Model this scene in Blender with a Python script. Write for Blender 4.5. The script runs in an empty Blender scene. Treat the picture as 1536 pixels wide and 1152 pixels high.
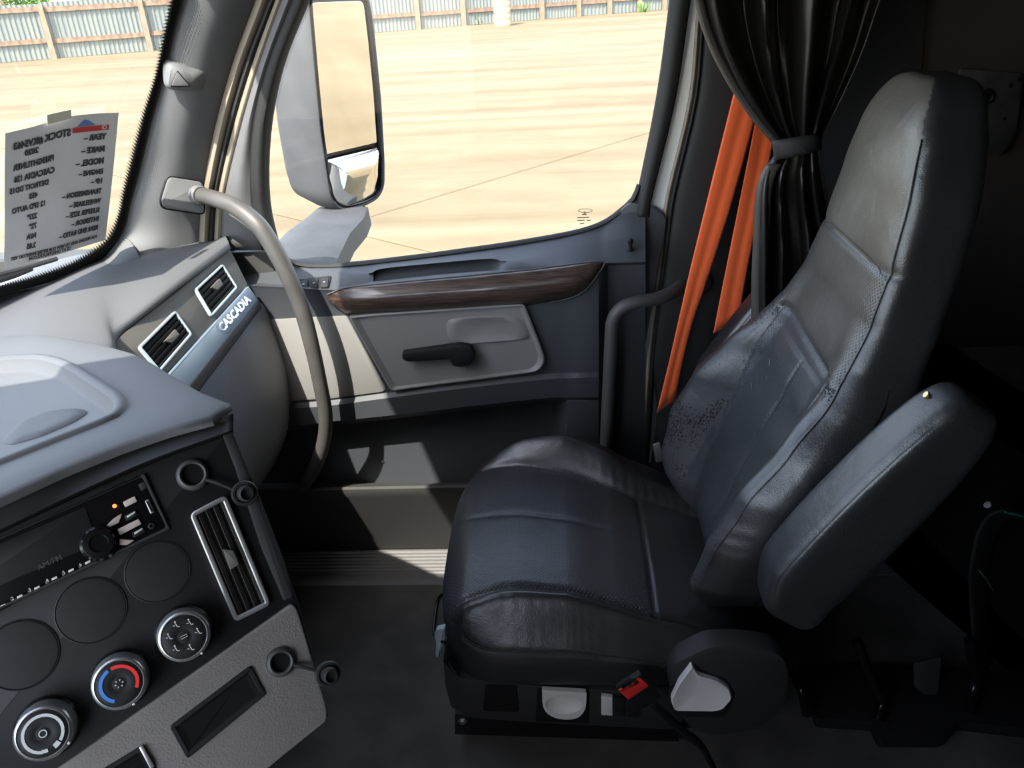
import bpy, bmesh, math, random
import numpy as np
from mathutils import Vector, Matrix
from math import sin, cos, pi, radians, exp
random.seed(4)
S = bpy.context.scene
COL = S.collection

# ------------------------------------------------------------------ camera, sky, sun, exposure
F = 1200.0
PITCH, ROLL, YAW = radians(27), radians(3.2), radians(4)
CAM = Vector((0, 0, 1.55))
_fh = Vector((-sin(YAW), cos(YAW), 0)); _r0 = Vector((cos(YAW), sin(YAW), 0))
FW = _fh*cos(PITCH) - Vector((0, 0, 1))*sin(PITCH)
_u0 = _r0.cross(FW)
RT = _r0*cos(ROLL) - _u0*sin(ROLL)
UP = _u0*cos(ROLL) + _r0*sin(ROLL)
cd = bpy.data.cameras.new('camera'); cam = bpy.data.objects.new('camera', cd); COL.objects.link(cam)
M = Matrix.Identity(4)
for i in range(3):
    M[i][0] = RT[i]; M[i][1] = UP[i]; M[i][2] = -FW[i]; M[i][3] = CAM[i]
cam.matrix_world = M
cd.sensor_width = 36; cd.sensor_fit = 'HORIZONTAL'; cd.lens = 36*F/1536; cd.clip_start = .02; cd.clip_end = 500
S.camera = cam

w = bpy.data.worlds.new('world'); S.world = w; w.use_nodes = True
nt = w.node_tree; nt.nodes.clear()
sky = nt.nodes.new('ShaderNodeTexSky'); sky.sky_type = 'NISHITA'; sky.sun_disc = False
sky.sun_elevation = radians(54); sky.sun_rotation = radians(202); sky.dust_density = 1.2; sky.air_density = 1.0
bg = nt.nodes.new('ShaderNodeBackground'); bg.inputs[1].default_value = 0.58
wo = nt.nodes.new('ShaderNodeOutputWorld')
hs = nt.nodes.new('ShaderNodeHueSaturation'); hs.inputs['Saturation'].default_value = .62   # hazy, whitish summer sky
nt.links.new(sky.outputs[0], hs.inputs['Color']); nt.links.new(hs.outputs[0], bg.inputs[0]); nt.links.new(bg.outputs[0], wo.inputs[0])
SUN_DIR = Vector((.42, 1.0, -1.5)).normalized()
sd = bpy.data.lights.new('sun', 'SUN'); sd.energy = 7.0; sd.angle = radians(.6); sd.color = (1, .95, .86)
so = bpy.data.objects.new('sun', sd); COL.objects.link(so); so.location = (-4, -10, 15)
so.rotation_euler = SUN_DIR.to_track_quat('-Z', 'Y').to_euler()
S.view_settings.view_transform = 'Standard'; S.view_settings.look = 'None'
S.view_settings.exposure = 1.0; S.view_settings.gamma = 1; S.view_settings.use_curve_mapping = False

# ------------------------------------------------------------------ helpers
def ray(x, y): return FW + RT*((x-768)/F) - UP*((y-576)/F)
def on(x, y, ax, v):
    d = ray(x, y); return CAM + d*((v-CAM[ax])/d[ax])
def PX(x, y, v): return on(x, y, 0, v)
def PY(x, y, v): return on(x, y, 1, v)
def PZ(x, y, v): return on(x, y, 2, v)
def PD(x, y, t): return CAM + ray(x, y)*t
class Plane:
    def __init__(s, a, n): s.a = Vector(a); s.n = Vector(n).normalized()
    def __call__(s, x, y, h=0.0):
        d = ray(x, y); a = s.a + s.n*h
        return CAM + d*((a-CAM).dot(s.n)/d.dot(s.n))
    def many(s, pts, h=0.0): return [s(x, y, h) for x, y in pts]
def plane3(a, b, c):
    n = (b-a).cross(c-a).normalized()
    if n.dot(CAM-a) < 0: n = -n
    return Plane(a, n)
WLOC = {}
def root(name, label, cat, loc, kind=None, group=None):
    o = bpy.data.objects.new(name, None); COL.objects.link(o); o.location = loc; o.empty_display_size = .05
    WLOC[o.name] = Vector(loc); tag(o, label, cat, kind, group); return o
def tag(o, label=None, cat=None, kind=None, group=None):
    if label: o['label'] = label
    if cat: o['category'] = cat
    if kind: o['kind'] = kind
    if group: o['group'] = group
    return o
def mk(name, verts, faces, mat, parent=None, smooth=True, sharp=38, bev=0, sub=0, solid=0, mats=None, midx=None):
    me = bpy.data.meshes.new(name)
    V = [Vector(v) for v in verts]
    c = Vector((0, 0, 0))
    lo = Vector([min(v[i] for v in V) for i in range(3)]); hi = Vector([max(v[i] for v in V) for i in range(3)])
    c = (lo+hi)/2
    me.from_pydata([tuple(v-c) for v in V], [], faces)
    bm = bmesh.new(); bm.from_mesh(me); bmesh.ops.remove_doubles(bm, verts=bm.verts, dist=1e-6)
    if midx is None: bmesh.ops.recalc_face_normals(bm, faces=bm.faces)
    bm.to_mesh(me); bm.free()
    for m in (mats or [mat]): me.materials.append(m)
    if smooth:
        me.polygons.foreach_set('use_smooth', [True]*len(me.polygons))
        me.set_sharp_from_angle(angle=radians(sharp))
    o = bpy.data.objects.new(name, me); COL.objects.link(o)
    W = Vector((0, 0, 0))
    if parent is not None: o.parent = parent; W = WLOC[parent.name]
    o.location = c-W; WLOC[o.name] = c
    if solid:
        md = o.modifiers.new('thick', 'SOLIDIFY'); md.thickness = abs(solid); md.offset = -1 if solid > 0 else 1
    if bev:
        md = o.modifiers.new('bevel', 'BEVEL'); md.width = bev; md.segments = 3; md.limit_method = 'ANGLE'; md.angle_limit = radians(35)
        md.harden_normals = False
    if sub:
        md = o.modifiers.new('sub', 'SUBSURF'); md.levels = sub; md.render_levels = sub
    return o
def dup(o, loc, parent=None):
    c = o.copy(); COL.objects.link(c); W = Vector((0, 0, 0))
    if parent is not None: c.parent = parent; W = WLOC[parent.name]
    c.location = Vector(loc)-W; WLOC[c.name] = Vector(loc); return c
def box(name, lo, hi, mat, parent=None, bev=.003, **k):
    x0, y0, z0 = lo; x1, y1, z1 = hi
    v = [(x0,y0,z0),(x1,y0,z0),(x1,y1,z0),(x0,y1,z0),(x0,y0,z1),(x1,y0,z1),(x1,y1,z1),(x0,y1,z1)]
    f = [(0,3,2,1),(4,5,6,7),(0,1,5,4),(1,2,6,5),(2,3,7,6),(3,0,4,7)]
    return mk(name, v, f, mat, parent, bev=bev, **k)
def cr(pts, n, closed=False):
    """Catmull-Rom resample, n points per span (open curves keep the last point)."""
    P = [Vector(p) for p in pts]; m = len(P); out = []
    for i in range(m if closed else m-1):
        p1, p2 = P[i], P[(i+1) % m]
        p0 = P[i-1] if (closed or i > 0) else p1*2-p2
        p3 = P[(i+2) % m] if (closed or i < m-2) else p2*2-p1
        for j in range(n):
            t = j/n
            out.append(.5*((2*p1)+(p2-p0)*t+(2*p0-5*p1+4*p2-p3)*t*t+(3*p1-p0-3*p2+p3)*t**3))
    if not closed: out.append(P[-1])
    return out
def rpoly(pts, r, seg=5):
    """closed polygon with rounded corners; every corner gives seg+1 points"""
    P = [Vector(p) for p in pts]; n = len(P); out = []
    for i in range(n):
        a, b, c = P[i-1], P[i], P[(i+1) % n]
        rr = r[i] if isinstance(r, (list, tuple)) else r
        d1 = min(rr, (a-b).length*.48); d2 = min(rr, (c-b).length*.48)
        s = b+(a-b).normalized()*d1; e = b+(c-b).normalized()*d2
        for j in range(seg+1):
            t = j/seg; out.append(s*(1-t)**2+b*2*t*(1-t)+e*t*t)
    return out
def inset(loop, d, n):
    """offset a closed loop in its plane (normal n), inwards by d"""
    L = len(loop); n = Vector(n).normalized()
    area = Vector((0, 0, 0))
    for i in range(L): area += loop[i].cross(loop[(i+1) % L])
    sg = 1 if area.dot(n) > 0 else -1
    out = []
    for i in range(L):
        e = (loop[(i+1) % L]-loop[i-1])
        t = n.cross(e.normalized())*sg
        out.append(loop[i]+t*d)
    return out
def loops(name, ls, mat, parent=None, cap0=False, cap1=True, **k):
    n = len(ls[0]); v = [p for l in ls for p in l]; f = []
    for a in range(len(ls)-1):
        for i in range(n):
            j = (i+1) % n
            f.append((a*n+i, a*n+j, (a+1)*n+j, (a+1)*n+i))
    if cap0: f.append(tuple(range(n)))
    if cap1: b = (len(ls)-1)*n; f.append(tuple(range(b, b+n)))
    return mk(name, v, f, mat, parent, **k)
def plate(name, outline, n, depth, mat, parent=None, bev=.003, front=0.0, **k):
    """solid plate: outline is its front face; goes back along -n; rounded front edge"""
    n = Vector(n).normalized()
    o = [Vector(p)+n*front for p in outline]
    ls = [[p-n*depth for p in o], [p-n*bev for p in o], [p-n*bev*.3 for p in inset(o, bev*.3, n)], inset(o, bev, n)]
    return loops(name, ls, mat, parent, cap0=True, cap1=True, **k)
def frame(name, outer, inner, n, depth, mat, parent=None, bev=.002, h=0.0, **k):
    n = Vector(n).normalized()
    ls = [[p-n*depth for p in outer], [p+n*(h-bev) for p in outer], [p+n*h for p in inset(outer, bev, n)],
          [p+n*h for p in inset(inner, -bev, n)], [p+n*(h-bev) for p in inner], [p-n*depth for p in inner]]
    return loops(name, ls+[ls[0]], mat, parent, cap1=False, **k)
def tube(name, pts, r, mat, parent=None, seg=14, n=8, closed=False, flat=None, **k):
    P = cr(pts, n, closed) if n > 1 else [Vector(p) for p in pts]
    m = len(P); ls = []; prev = None
    for i, p in enumerate(P):
        if closed: t = (P[(i+1) % m]-P[i-1]).normalized()
        else: t = (P[min(i+1, m-1)]-P[max(i-1, 0)]).normalized()
        if prev is None:
            a = Vector((0, 0, 1)) if abs(t.z) < .9 else Vector((1, 0, 0))
            u = t.cross(a).normalized()
        else: u = (prev-t*prev.dot(t)).normalized()
        prev = u; v = t.cross(u)
        rr = r(i/(m-1)) if callable(r) else r
        ls.append([p+(u*cos(2*pi*j/seg)+v*sin(2*pi*j/seg))*rr for j in range(seg)])
    if closed: return loops(name, ls+[ls[0]], mat, parent, cap1=False, **k)
    return loops(name, ls, mat, parent, cap0=True, cap1=True, **k)
def lathe(name, c, axis, prof, mat, parent=None, seg=40, cap=True, **k):
    a = Vector(axis).normalized(); h = Vector((0, 0, 1)) if abs(a.z) < .9 else Vector((1, 0, 0))
    u = a.cross(h).normalized(); v = a.cross(u); c = Vector(c)
    ls = [[c+a*z+(u*cos(2*pi*j/seg)+v*sin(2*pi*j/seg))*r for j in range(seg)] for r, z in prof]
    return loops(name, ls, mat, parent, cap0=cap, cap1=cap, **k)
def sheet(name, rows, mat, parent=None, nu=1, nv=1, **k):
    """grid through rows of points, Catmull-densified nu per span along a row and nv between rows"""
    R = [cr(r, nu) if nu > 1 else [Vector(p) for p in r] for r in rows]
    if nv > 1:
        cols = [cr([R[i][j] for i in range(len(R))], nv) for j in range(len(R[0]))]
        R = [[cols[j][i] for j in range(len(cols))] for i in range(len(cols[0]))]
    n = len(R[0]); v = [p for r in R for p in r]
    f = [(i*n+j, i*n+j+1, (i+1)*n+j+1, (i+1)*n+j) for i in range(len(R)-1) for j in range(n-1)]
    return mk(name, v, f, mat, parent, **k)
def text(s, org, u, v, size, mat, parent, name='lettering', depth=.0006, bold=0.0, align='LEFT', sx=1.0, keep=False):
    cu = bpy.data.curves.new('t', 'FONT'); cu.body = s; cu.size = 1; cu.align_x = align; cu.offset = bold; cu.resolution_u = 2
    ob = bpy.data.objects.new('t', cu); COL.objects.link(ob)
    dg = bpy.context.evaluated_depsgraph_get(); me = bpy.data.meshes.new_from_object(ob.evaluated_get(dg))
    vs = [Vector(q.co) for q in me.vertices]; fs = [tuple(p.vertices) for p in me.polygons]
    bpy.data.objects.remove(ob); bpy.data.curves.remove(cu); bpy.data.meshes.remove(me)
    u = Vector(u).normalized(); v = Vector(v).normalized(); n = u.cross(v).normalized()
    if n.dot(CAM-Vector(org)) < 0: n = -n
    W = [Vector(org)+u*(q.x*size*sx)+v*(q.y*size)+n*depth for q in vs]
    return mk(name, W, fs, mat, parent, smooth=False)
def smooth(a, b, x):
    t = max(0, min(1, (x-a)/(b-a))); return t*t*(3-2*t)
def lerpT(tab, x):
    if x <= tab[0][0]: return tab[0][1]
    for (a, b), (c, d) in zip(tab, tab[1:]):
        if x <= c:
            t = (x-a)/(c-a); t = t*t*(3-2*t)*.35+t*.65; return b+(d-b)*t
    return tab[-1][1]

# ------------------------------------------------------------------ materials
def mat(name, col, rough=.5, metal=0, spec=.5, bump=0, bscale=600, var=0, vscale=6, coat=0, emit=None, tex='noise', bdist=.001, col2=None, stretch=None, sheen=0):
    m = bpy.data.materials.new(name); m.use_nodes = True; N = m.node_tree.nodes; L = m.node_tree.links
    b = N['Principled BSDF']; b.inputs['Base Color'].default_value = (*col, 1); b.inputs['Roughness'].default_value = rough
    b.inputs['Metallic'].default_value = metal; b.inputs['Specular IOR Level'].default_value = spec
    b.inputs['Coat Weight'].default_value = coat; b.inputs['Coat Roughness'].default_value = .08
    if sheen: b.inputs['Sheen Weight'].default_value = sheen; b.inputs['Sheen Roughness'].default_value = .4
    if emit: b.inputs['Emission Color'].default_value = (*emit[0], 1); b.inputs['Emission Strength'].default_value = emit[1]
    tc = N.new('ShaderNodeTexCoord'); mp = N.new('ShaderNodeMapping'); L.new(tc.outputs['Object'], mp.inputs[0])
    if stretch: mp.inputs['Scale'].default_value = stretch
    if bump:
        if tex == 'noise':
            t = N.new('ShaderNodeTexNoise'); t.inputs['Scale'].default_value = bscale; t.inputs['Detail'].default_value = 2; out = t.outputs['Fac']
        elif tex == 'voronoi':
            t = N.new('ShaderNodeTexVoronoi'); t.inputs['Scale'].default_value = bscale; out = t.outputs['Distance']
        elif tex == 'dots':
            t = N.new('ShaderNodeTexVoronoi'); t.inputs['Scale'].default_value = bscale; t.inputs['Randomness'].default_value = 0.0
            r = N.new('ShaderNodeMapRange'); r.inputs[1].default_value = .12; r.inputs[2].default_value = .34
            L.new(t.outputs['Distance'], r.inputs[0]); out = r.outputs[0]
        L.new(mp.outputs[0], t.inputs['Vector'])
        bp = N.new('ShaderNodeBump'); bp.inputs['Strength'].default_value = bump; bp.inputs['Distance'].default_value = bdist
        L.new(out, bp.inputs['Height']); L.new(bp.outputs[0], b.inputs['Normal'])
    if var or col2:
        t = N.new('ShaderNodeTexNoise'); t.inputs['Scale'].default_value = vscale; t.inputs['Detail'].default_value = 5; L.new(mp.outputs[0], t.inputs['Vector'])
        r = N.new('ShaderNodeMapRange'); r.inputs[1].default_value = .35; r.inputs[2].default_value = .65; L.new(t.outputs['Fac'], r.inputs[0])
        mx = N.new('ShaderNodeMix'); mx.data_type = 'RGBA'; L.new(r.outputs[0], mx.inputs[0])
        c2 = col2 or tuple(c*(1+var) for c in col); c1 = col if col2 else tuple(c*(1-var) for c in col)
        mx.inputs[6].default_value = (*c1, 1); mx.inputs[7].default_value = (*c2, 1); L.new(mx.outputs[2], b.inputs['Base Color'])
    return m
def leather(name, perf=False, worn=0.0, col=(.016, .017, .019)):
    m = bpy.data.materials.new(name); m.use_nodes = True; N = m.node_tree.nodes; L = m.node_tree.links
    b = N['Principled BSDF']; b.inputs['Specular IOR Level'].default_value = .75
    tc = N.new('ShaderNodeTexCoord')
    vo = N.new('ShaderNodeTexVoronoi'); vo.inputs['Scale'].default_value = 420; L.new(tc.outputs['Object'], vo.inputs['Vector'])
    wr = N.new('ShaderNodeTexNoise'); wr.inputs['Scale'].default_value = 22; wr.inputs['Detail'].default_value = 6; wr.inputs['Distortion'].default_value = .5
    L.new(tc.outputs['Object'], wr.inputs['Vector'])
    ad = N.new('ShaderNodeMath'); ad.operation = 'MULTIPLY_ADD'; ad.inputs[1].default_value = .12; L.new(vo.outputs['Distance'], ad.inputs[0]); L.new(wr.outputs['Fac'], ad.inputs[2])
    last = ad.outputs[0]
    if perf:
        sc = N.new('ShaderNodeMapping'); sc.inputs['Rotation'].default_value = (0, 0, radians(45)); L.new(tc.outputs['UV'], sc.inputs[0])
        v2 = N.new('ShaderNodeTexVoronoi'); v2.voronoi_dimensions = '2D'; v2.inputs['Scale'].default_value = 190; v2.inputs['Randomness'].default_value = 0.0
        L.new(sc.outputs[0], v2.inputs['Vector'])
        r = N.new('ShaderNodeMapRange'); r.inputs[1].default_value = .18; r.inputs[2].default_value = .32; L.new(v2.outputs['Distance'], r.inputs[0])
        a2 = N.new('ShaderNodeMath'); a2.operation = 'MULTIPLY_ADD'; a2.inputs[1].default_value = .55; L.new(r.outputs[0], a2.inputs[0]); L.new(last, a2.inputs[2]); last = a2.outputs[0]
        hole = r.outputs[0]
    bp = N.new('ShaderNodeBump'); bp.inputs['Strength'].default_value = .6; bp.inputs['Distance'].default_value = .0028
    L.new(last, bp.inputs['Height']); L.new(bp.outputs[0], b.inputs['Normal'])
    # colour: slight dusty variation, black flecks where the finish has cracked
    n1 = N.new('ShaderNodeTexNoise'); n1.inputs['Scale'].default_value = 7; n1.inputs['Detail'].default_value = 8; L.new(tc.outputs['Object'], n1.inputs['Vector'])
    mx = N.new('ShaderNodeMix'); mx.data_type = 'RGBA'; L.new(n1.outputs['Fac'], mx.inputs[0])
    mx.inputs[6].default_value = (*[c*.7 for c in col], 1); mx.inputs[7].default_value = (*[c*1.5 for c in col], 1)
    cur = mx.outputs[2]
    rg = N.new('ShaderNodeMapRange'); rg.inputs[3].default_value = .28; rg.inputs[4].default_value = .46; L.new(n1.outputs['Fac'], rg.inputs[0]); rough = rg.outputs[0]
    if worn:
        n2 = N.new('ShaderNodeTexNoise'); n2.inputs['Scale'].default_value = 240; n2.inputs['Detail'].default_value = 3; L.new(tc.outputs['Object'], n2.inputs['Vector'])
        n3 = N.new('ShaderNodeTexNoise'); n3.inputs['Scale'].default_value = 9; L.new(tc.outputs['Object'], n3.inputs['Vector'])
        ml = N.new('ShaderNodeMath'); ml.operation = 'MULTIPLY'; L.new(n2.outputs['Fac'], ml.inputs[0]); L.new(n3.outputs['Fac'], ml.inputs[1])
        st = N.new('ShaderNodeMapRange'); st.inputs[1].default_value = .350-.03*worn; st.inputs[2].default_value = .362-.03*worn; L.new(ml.outputs[0], st.inputs[0])
        m2 = N.new('ShaderNodeMix'); m2.data_type = 'RGBA'; L.new(st.outputs[0], m2.inputs[0]); L.new(cur, m2.inputs[6]); m2.inputs[7].default_value = (.002, .002, .002, 1); cur = m2.outputs[2]
        mr = N.new('ShaderNodeMix'); mr.data_type = 'FLOAT'; L.new(st.outputs[0], mr.inputs[0]); L.new(rough, mr.inputs[2]); mr.inputs[3].default_value = .95; rough = mr.outputs[0]
    if perf:
        m3 = N.new('ShaderNodeMix'); m3.data_type = 'RGBA'; L.new(hole, m3.inputs[0]); m3.inputs[6].default_value = (.004, .004, .004, 1); L.new(cur, m3.inputs[7]); cur = m3.outputs[2]
    L.new(cur, b.inputs['Base Color']); L.new(rough, b.inputs['Roughness'])
    return m
MAT = {}
MAT['dash'] = mat('dash_soft_plastic', (.085, .088, .092), .66, bump=.35, bscale=900, bdist=.0006)
MAT['dash_dark'] = mat('dash_dark_plastic', (.022, .022, .023), .6, spec=.3, bump=.3, bscale=900, bdist=.0005)
MAT['fascia'] = mat('fascia_plastic', (.10, .092, .080), .65, bump=.4, bscale=900, bdist=.0006)
MAT['glovebox'] = mat('glovebox_plastic', (.26, .27, .285), .42, bump=.25, bscale=900, bdist=.0004)
MAT['strip'] = mat('blue_grey_strip', (.16, .21, .26), .3, spec=.6)
MAT['chrome'] = mat('chrome', (.8, .8, .8), .12, metal=1)
MAT['satin'] = mat('satin_silver', (.55, .55, .54), .32, metal=.85)
MAT['pillar'] = mat('pillar_plastic', (.118, .121, .124), .65, bump=.4, bscale=700, bdist=.0006)
MAT['door'] = mat('door_plastic', (.045, .049, .056), .5, bump=.35, bscale=900, bdist=.0006)
MAT['door_dark'] = mat('door_lower_plastic', (.05, .049, .047), .65, spec=.3, bump=.35, bscale=900, bdist=.0006)
MAT['door_grey'] = mat('door_grey_insert', (.20, .198, .192), .5, bump=.2, bscale=900, bdist=.0005)
MAT['black'] = mat('black_plastic', (.009, .009, .010), .55, spec=.3, bump=.2, bscale=900, bdist=.0004)
MAT['gloss'] = mat('gloss_black', (.005, .005, .006), .2, spec=.35)
MAT['matte_black'] = mat('matte_black', (.006, .006, .006), .9, spec=.2)
MAT['rubber'] = mat('black_rubber', (.012, .012, .012), .7)
MAT['beige'] = mat('beige_seal', (.24, .205, .155), .6)
MAT['body'] = mat('white_body_paint', (.68, .71, .73), .35, coat=.3)
MAT['handle'] = mat('grab_bar_plastic', (.072, .069, .065), .5, bump=.25, bscale=500, bdist=.0006, var=.12, vscale=18)
MAT['bar_dark'] = mat('dark_bar_plastic', (.07, .068, .066), .5, bump=.25, bscale=500, bdist=.0006)
MAT['wood'] = mat('dark_wood_trim', (.022, .014, .011), .32, col2=(.085, .055, .042), vscale=9, stretch=(1.2, 22, 34), coat=.35, bump=.12, bscale=30, bdist=.0006)
MAT['grille'] = mat('speaker_grille_plastic', (.20, .195, .185), .6, bump=1.0, bscale=330, tex='dots', bdist=.0022)
MAT['leather'] = leather('black_leather', worn=0)
MAT['leather_worn'] = leather('black_leather_worn', worn=1.0, col=(.03, .031, .034))
MAT['leather_perf'] = leather('black_leather_perforated', perf=True, col=(.030, .033, .037))
MAT['leather_shoulder'] = leather('leather_shoulder_perforated', perf=True, col=(.054, .052, .049))  # lighter, warmer than the insert: ground bounce put into the colour, plus fading
MAT['leather_head'] = leather('leather_headrest', worn=0, col=(.088, .081, .071))  # black leather painted tan for ground-bounce light, with some dust and fading
MAT['thread'] = mat('seam_thread', (.035, .035, .037), .7)
MAT['curtain'] = mat('curtain_vinyl', (.009, .0085, .008), .36, spec=.5, bump=.5, bscale=700, bdist=.0006)
MAT['hem'] = mat('curtain_hem', (.05, .046, .04), .45, spec=.6, bump=.6, bscale=500, bdist=.001)
MAT['belt'] = mat('orange_webbing', (1.0, .16, .04), .7, bump=.4, bscale=40, stretch=(14, 14, .3), bdist=.001, sheen=.2)
MAT['floor'] = mat('floor_vinyl', (.062, .060, .057), .7, bump=.6, bscale=260, bdist=.001, var=.25, vscale=10)
MAT['sill'] = mat('sill_aluminium', (.16, .155, .15), .5, metal=.3, bump=.2, bscale=200)
MAT['console_grey'] = mat('console_grey_leathergrain', (.195, .178, .166), .6, tex='voronoi', bump=.5, bscale=420, bdist=.0007)
MAT['fin'] = mat('vent_fin_plastic', (.045, .040, .036), .5)
MAT['white'] = mat('white_print', (.55, .55, .53), .5)
MAT['dimprint'] = mat('dim_print', (.05, .05, .055), .5)
MAT['pinkish'] = mat('radio_button', (.50, .42, .38), .35)
MAT['red'] = mat('red_plastic', (.75, .03, .03), .35)
MAT['blue'] = mat('blue_print', (.05, .20, .60), .5)
MAT['led'] = mat('led', (.9, .1, .03), .4, emit=((1, .15, .03), 2.0))
MAT['lever'] = mat('grey_lever', (.58, .575, .56), .45)
MAT['lever_blue'] = mat('pale_lever', (.30, .36, .40), .45)
MAT['paper'] = mat('printed_paper', (.62, .62, .64), .9, spec=.1, var=.05, vscale=12)
MAT['ink'] = mat('ink', (.06, .06, .065), .9, spec=.1)
MAT['inkred'] = mat('ink_red', (.5, .06, .06), .9, spec=.1)
MAT['inkblue'] = mat('ink_blue', (.12, .22, .5), .9, spec=.1)
MAT['tape'] = mat('tape', (.55, .52, .42), .5)
MAT['wall_dark'] = mat('sleeper_wall_fabric', (.055, .045, .040), .9, spec=.1, bump=.3, bscale=300)
MAT['liner'] = mat('roof_liner', (.20, .19, .18), .9, spec=.1)
MAT['steel'] = mat('zinc_steel', (.4, .4, .39), .4, metal=1)
MAT['dull_steel'] = mat('dull_dark_steel', (.07, .068, .065), .55, metal=.4, var=.3, vscale=20)
MAT['bunk'] = mat('bunk_vinyl', (.12, .11, .10), .6, bump=.4, bscale=40, bdist=.004, var=.3, vscale=14)
MAT['mirror_shell'] = mat('mirror_housing_plastic', (.06, .062, .066), .65, spec=.25, bump=.3, bscale=200, bdist=.001, var=.12, vscale=9)
MAT['mirror'] = mat('mirror_glass', (.86, .85, .80), .01, metal=1)
MAT['teal'] = mat('teal_wire', (.01, .12, .10), .5)
MAT['woodpost'] = mat('weathered_timber', (.22, .165, .11), .85, var=.2, vscale=4, stretch=(4, 4, .6))
MAT['woodrail'] = mat('weathered_rail_timber', (.20, .13, .085), .85, var=.3, vscale=3)
MAT['tin'] = mat('galvanised_sheet', (.135, .150, .140), .6, col2=(.165, .175, .150), vscale=.9, stretch=(1, 1, .3))
MAT['drum'] = mat('beige_ribbed_plastic', (.40, .31, .18), .6)
MAT['leaf'] = mat('leaf_green', (.10, .22, .03), .6, var=.5, vscale=3)
MAT['weed'] = mat('weed_green', (.12, .20, .05), .6)
def glass_mat(name, tint=(1, 1, 1), refl=.06):
    m = bpy.data.materials.new(name); m.use_nodes = True; N = m.node_tree.nodes; L = m.node_tree.links; N.clear()
    o = N.new('ShaderNodeOutputMaterial'); t = N.new('ShaderNodeBsdfTransparent'); t.inputs[0].default_value = (*tint, 1)
    g = N.new('ShaderNodeBsdfGlossy'); g.inputs['Roughness'].default_value = .02; lw = N.new('ShaderNodeLayerWeight'); pw = N.new('ShaderNodeMath'); pw.operation = 'POWER'; L.new(lw.outputs['Facing'], pw.inputs[0]); pw.inputs[1].default_value = 5; fr = N.new('ShaderNodeMath'); fr.operation = 'MULTIPLY_ADD'; L.new(pw.outputs[0], fr.inputs[0]); fr.inputs[1].default_value = .9; fr.inputs[2].default_value = .035
    mx = N.new('ShaderNodeMixShader'); L.new(fr.outputs[0], mx.inputs[0]); L.new(t.outputs[0], mx.inputs[1]); L.new(g.outputs[0], mx.inputs[2]); L.new(mx.outputs[0], o.inputs[0])
    return m
MAT['glass'] = glass_mat('window_glass', (.97, .98, .97))
def frit_mat():
    m = bpy.data.materials.new('frit_dots'); m.use_nodes = True; N = m.node_tree.nodes; L = m.node_tree.links
    b = N['Principled BSDF']; b.inputs['Base Color'].default_value = (.008, .008, .008, 1); b.inputs['Roughness'].default_value = .5
    tc = N.new('ShaderNodeTexCoord'); mp = N.new('ShaderNodeMapping'); mp.inputs['Scale'].default_value = (130, 7, 1); L.new(tc.outputs['UV'], mp.inputs[0])
    v = N.new('ShaderNodeTexVoronoi'); v.voronoi_dimensions = '2D'; v.inputs['Scale'].default_value = 1; v.inputs['Randomness'].default_value = 0
    L.new(mp.outputs[0], v.inputs['Vector'])
    sp = N.new('ShaderNodeSeparateXYZ'); L.new(tc.outputs['UV'], sp.inputs[0])
    r = N.new('ShaderNodeMapRange'); r.inputs[3].default_value = .75; r.inputs[4].default_value = .12; L.new(sp.outputs[1], r.inputs[0])
    lt = N.new('ShaderNodeMath'); lt.operation = 'LESS_THAN'; L.new(v.outputs['Distance'], lt.inputs[0]); L.new(r.outputs[0], lt.inputs[1])
    L.new(lt.outputs[0], b.inputs['Alpha'])
    return m
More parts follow.
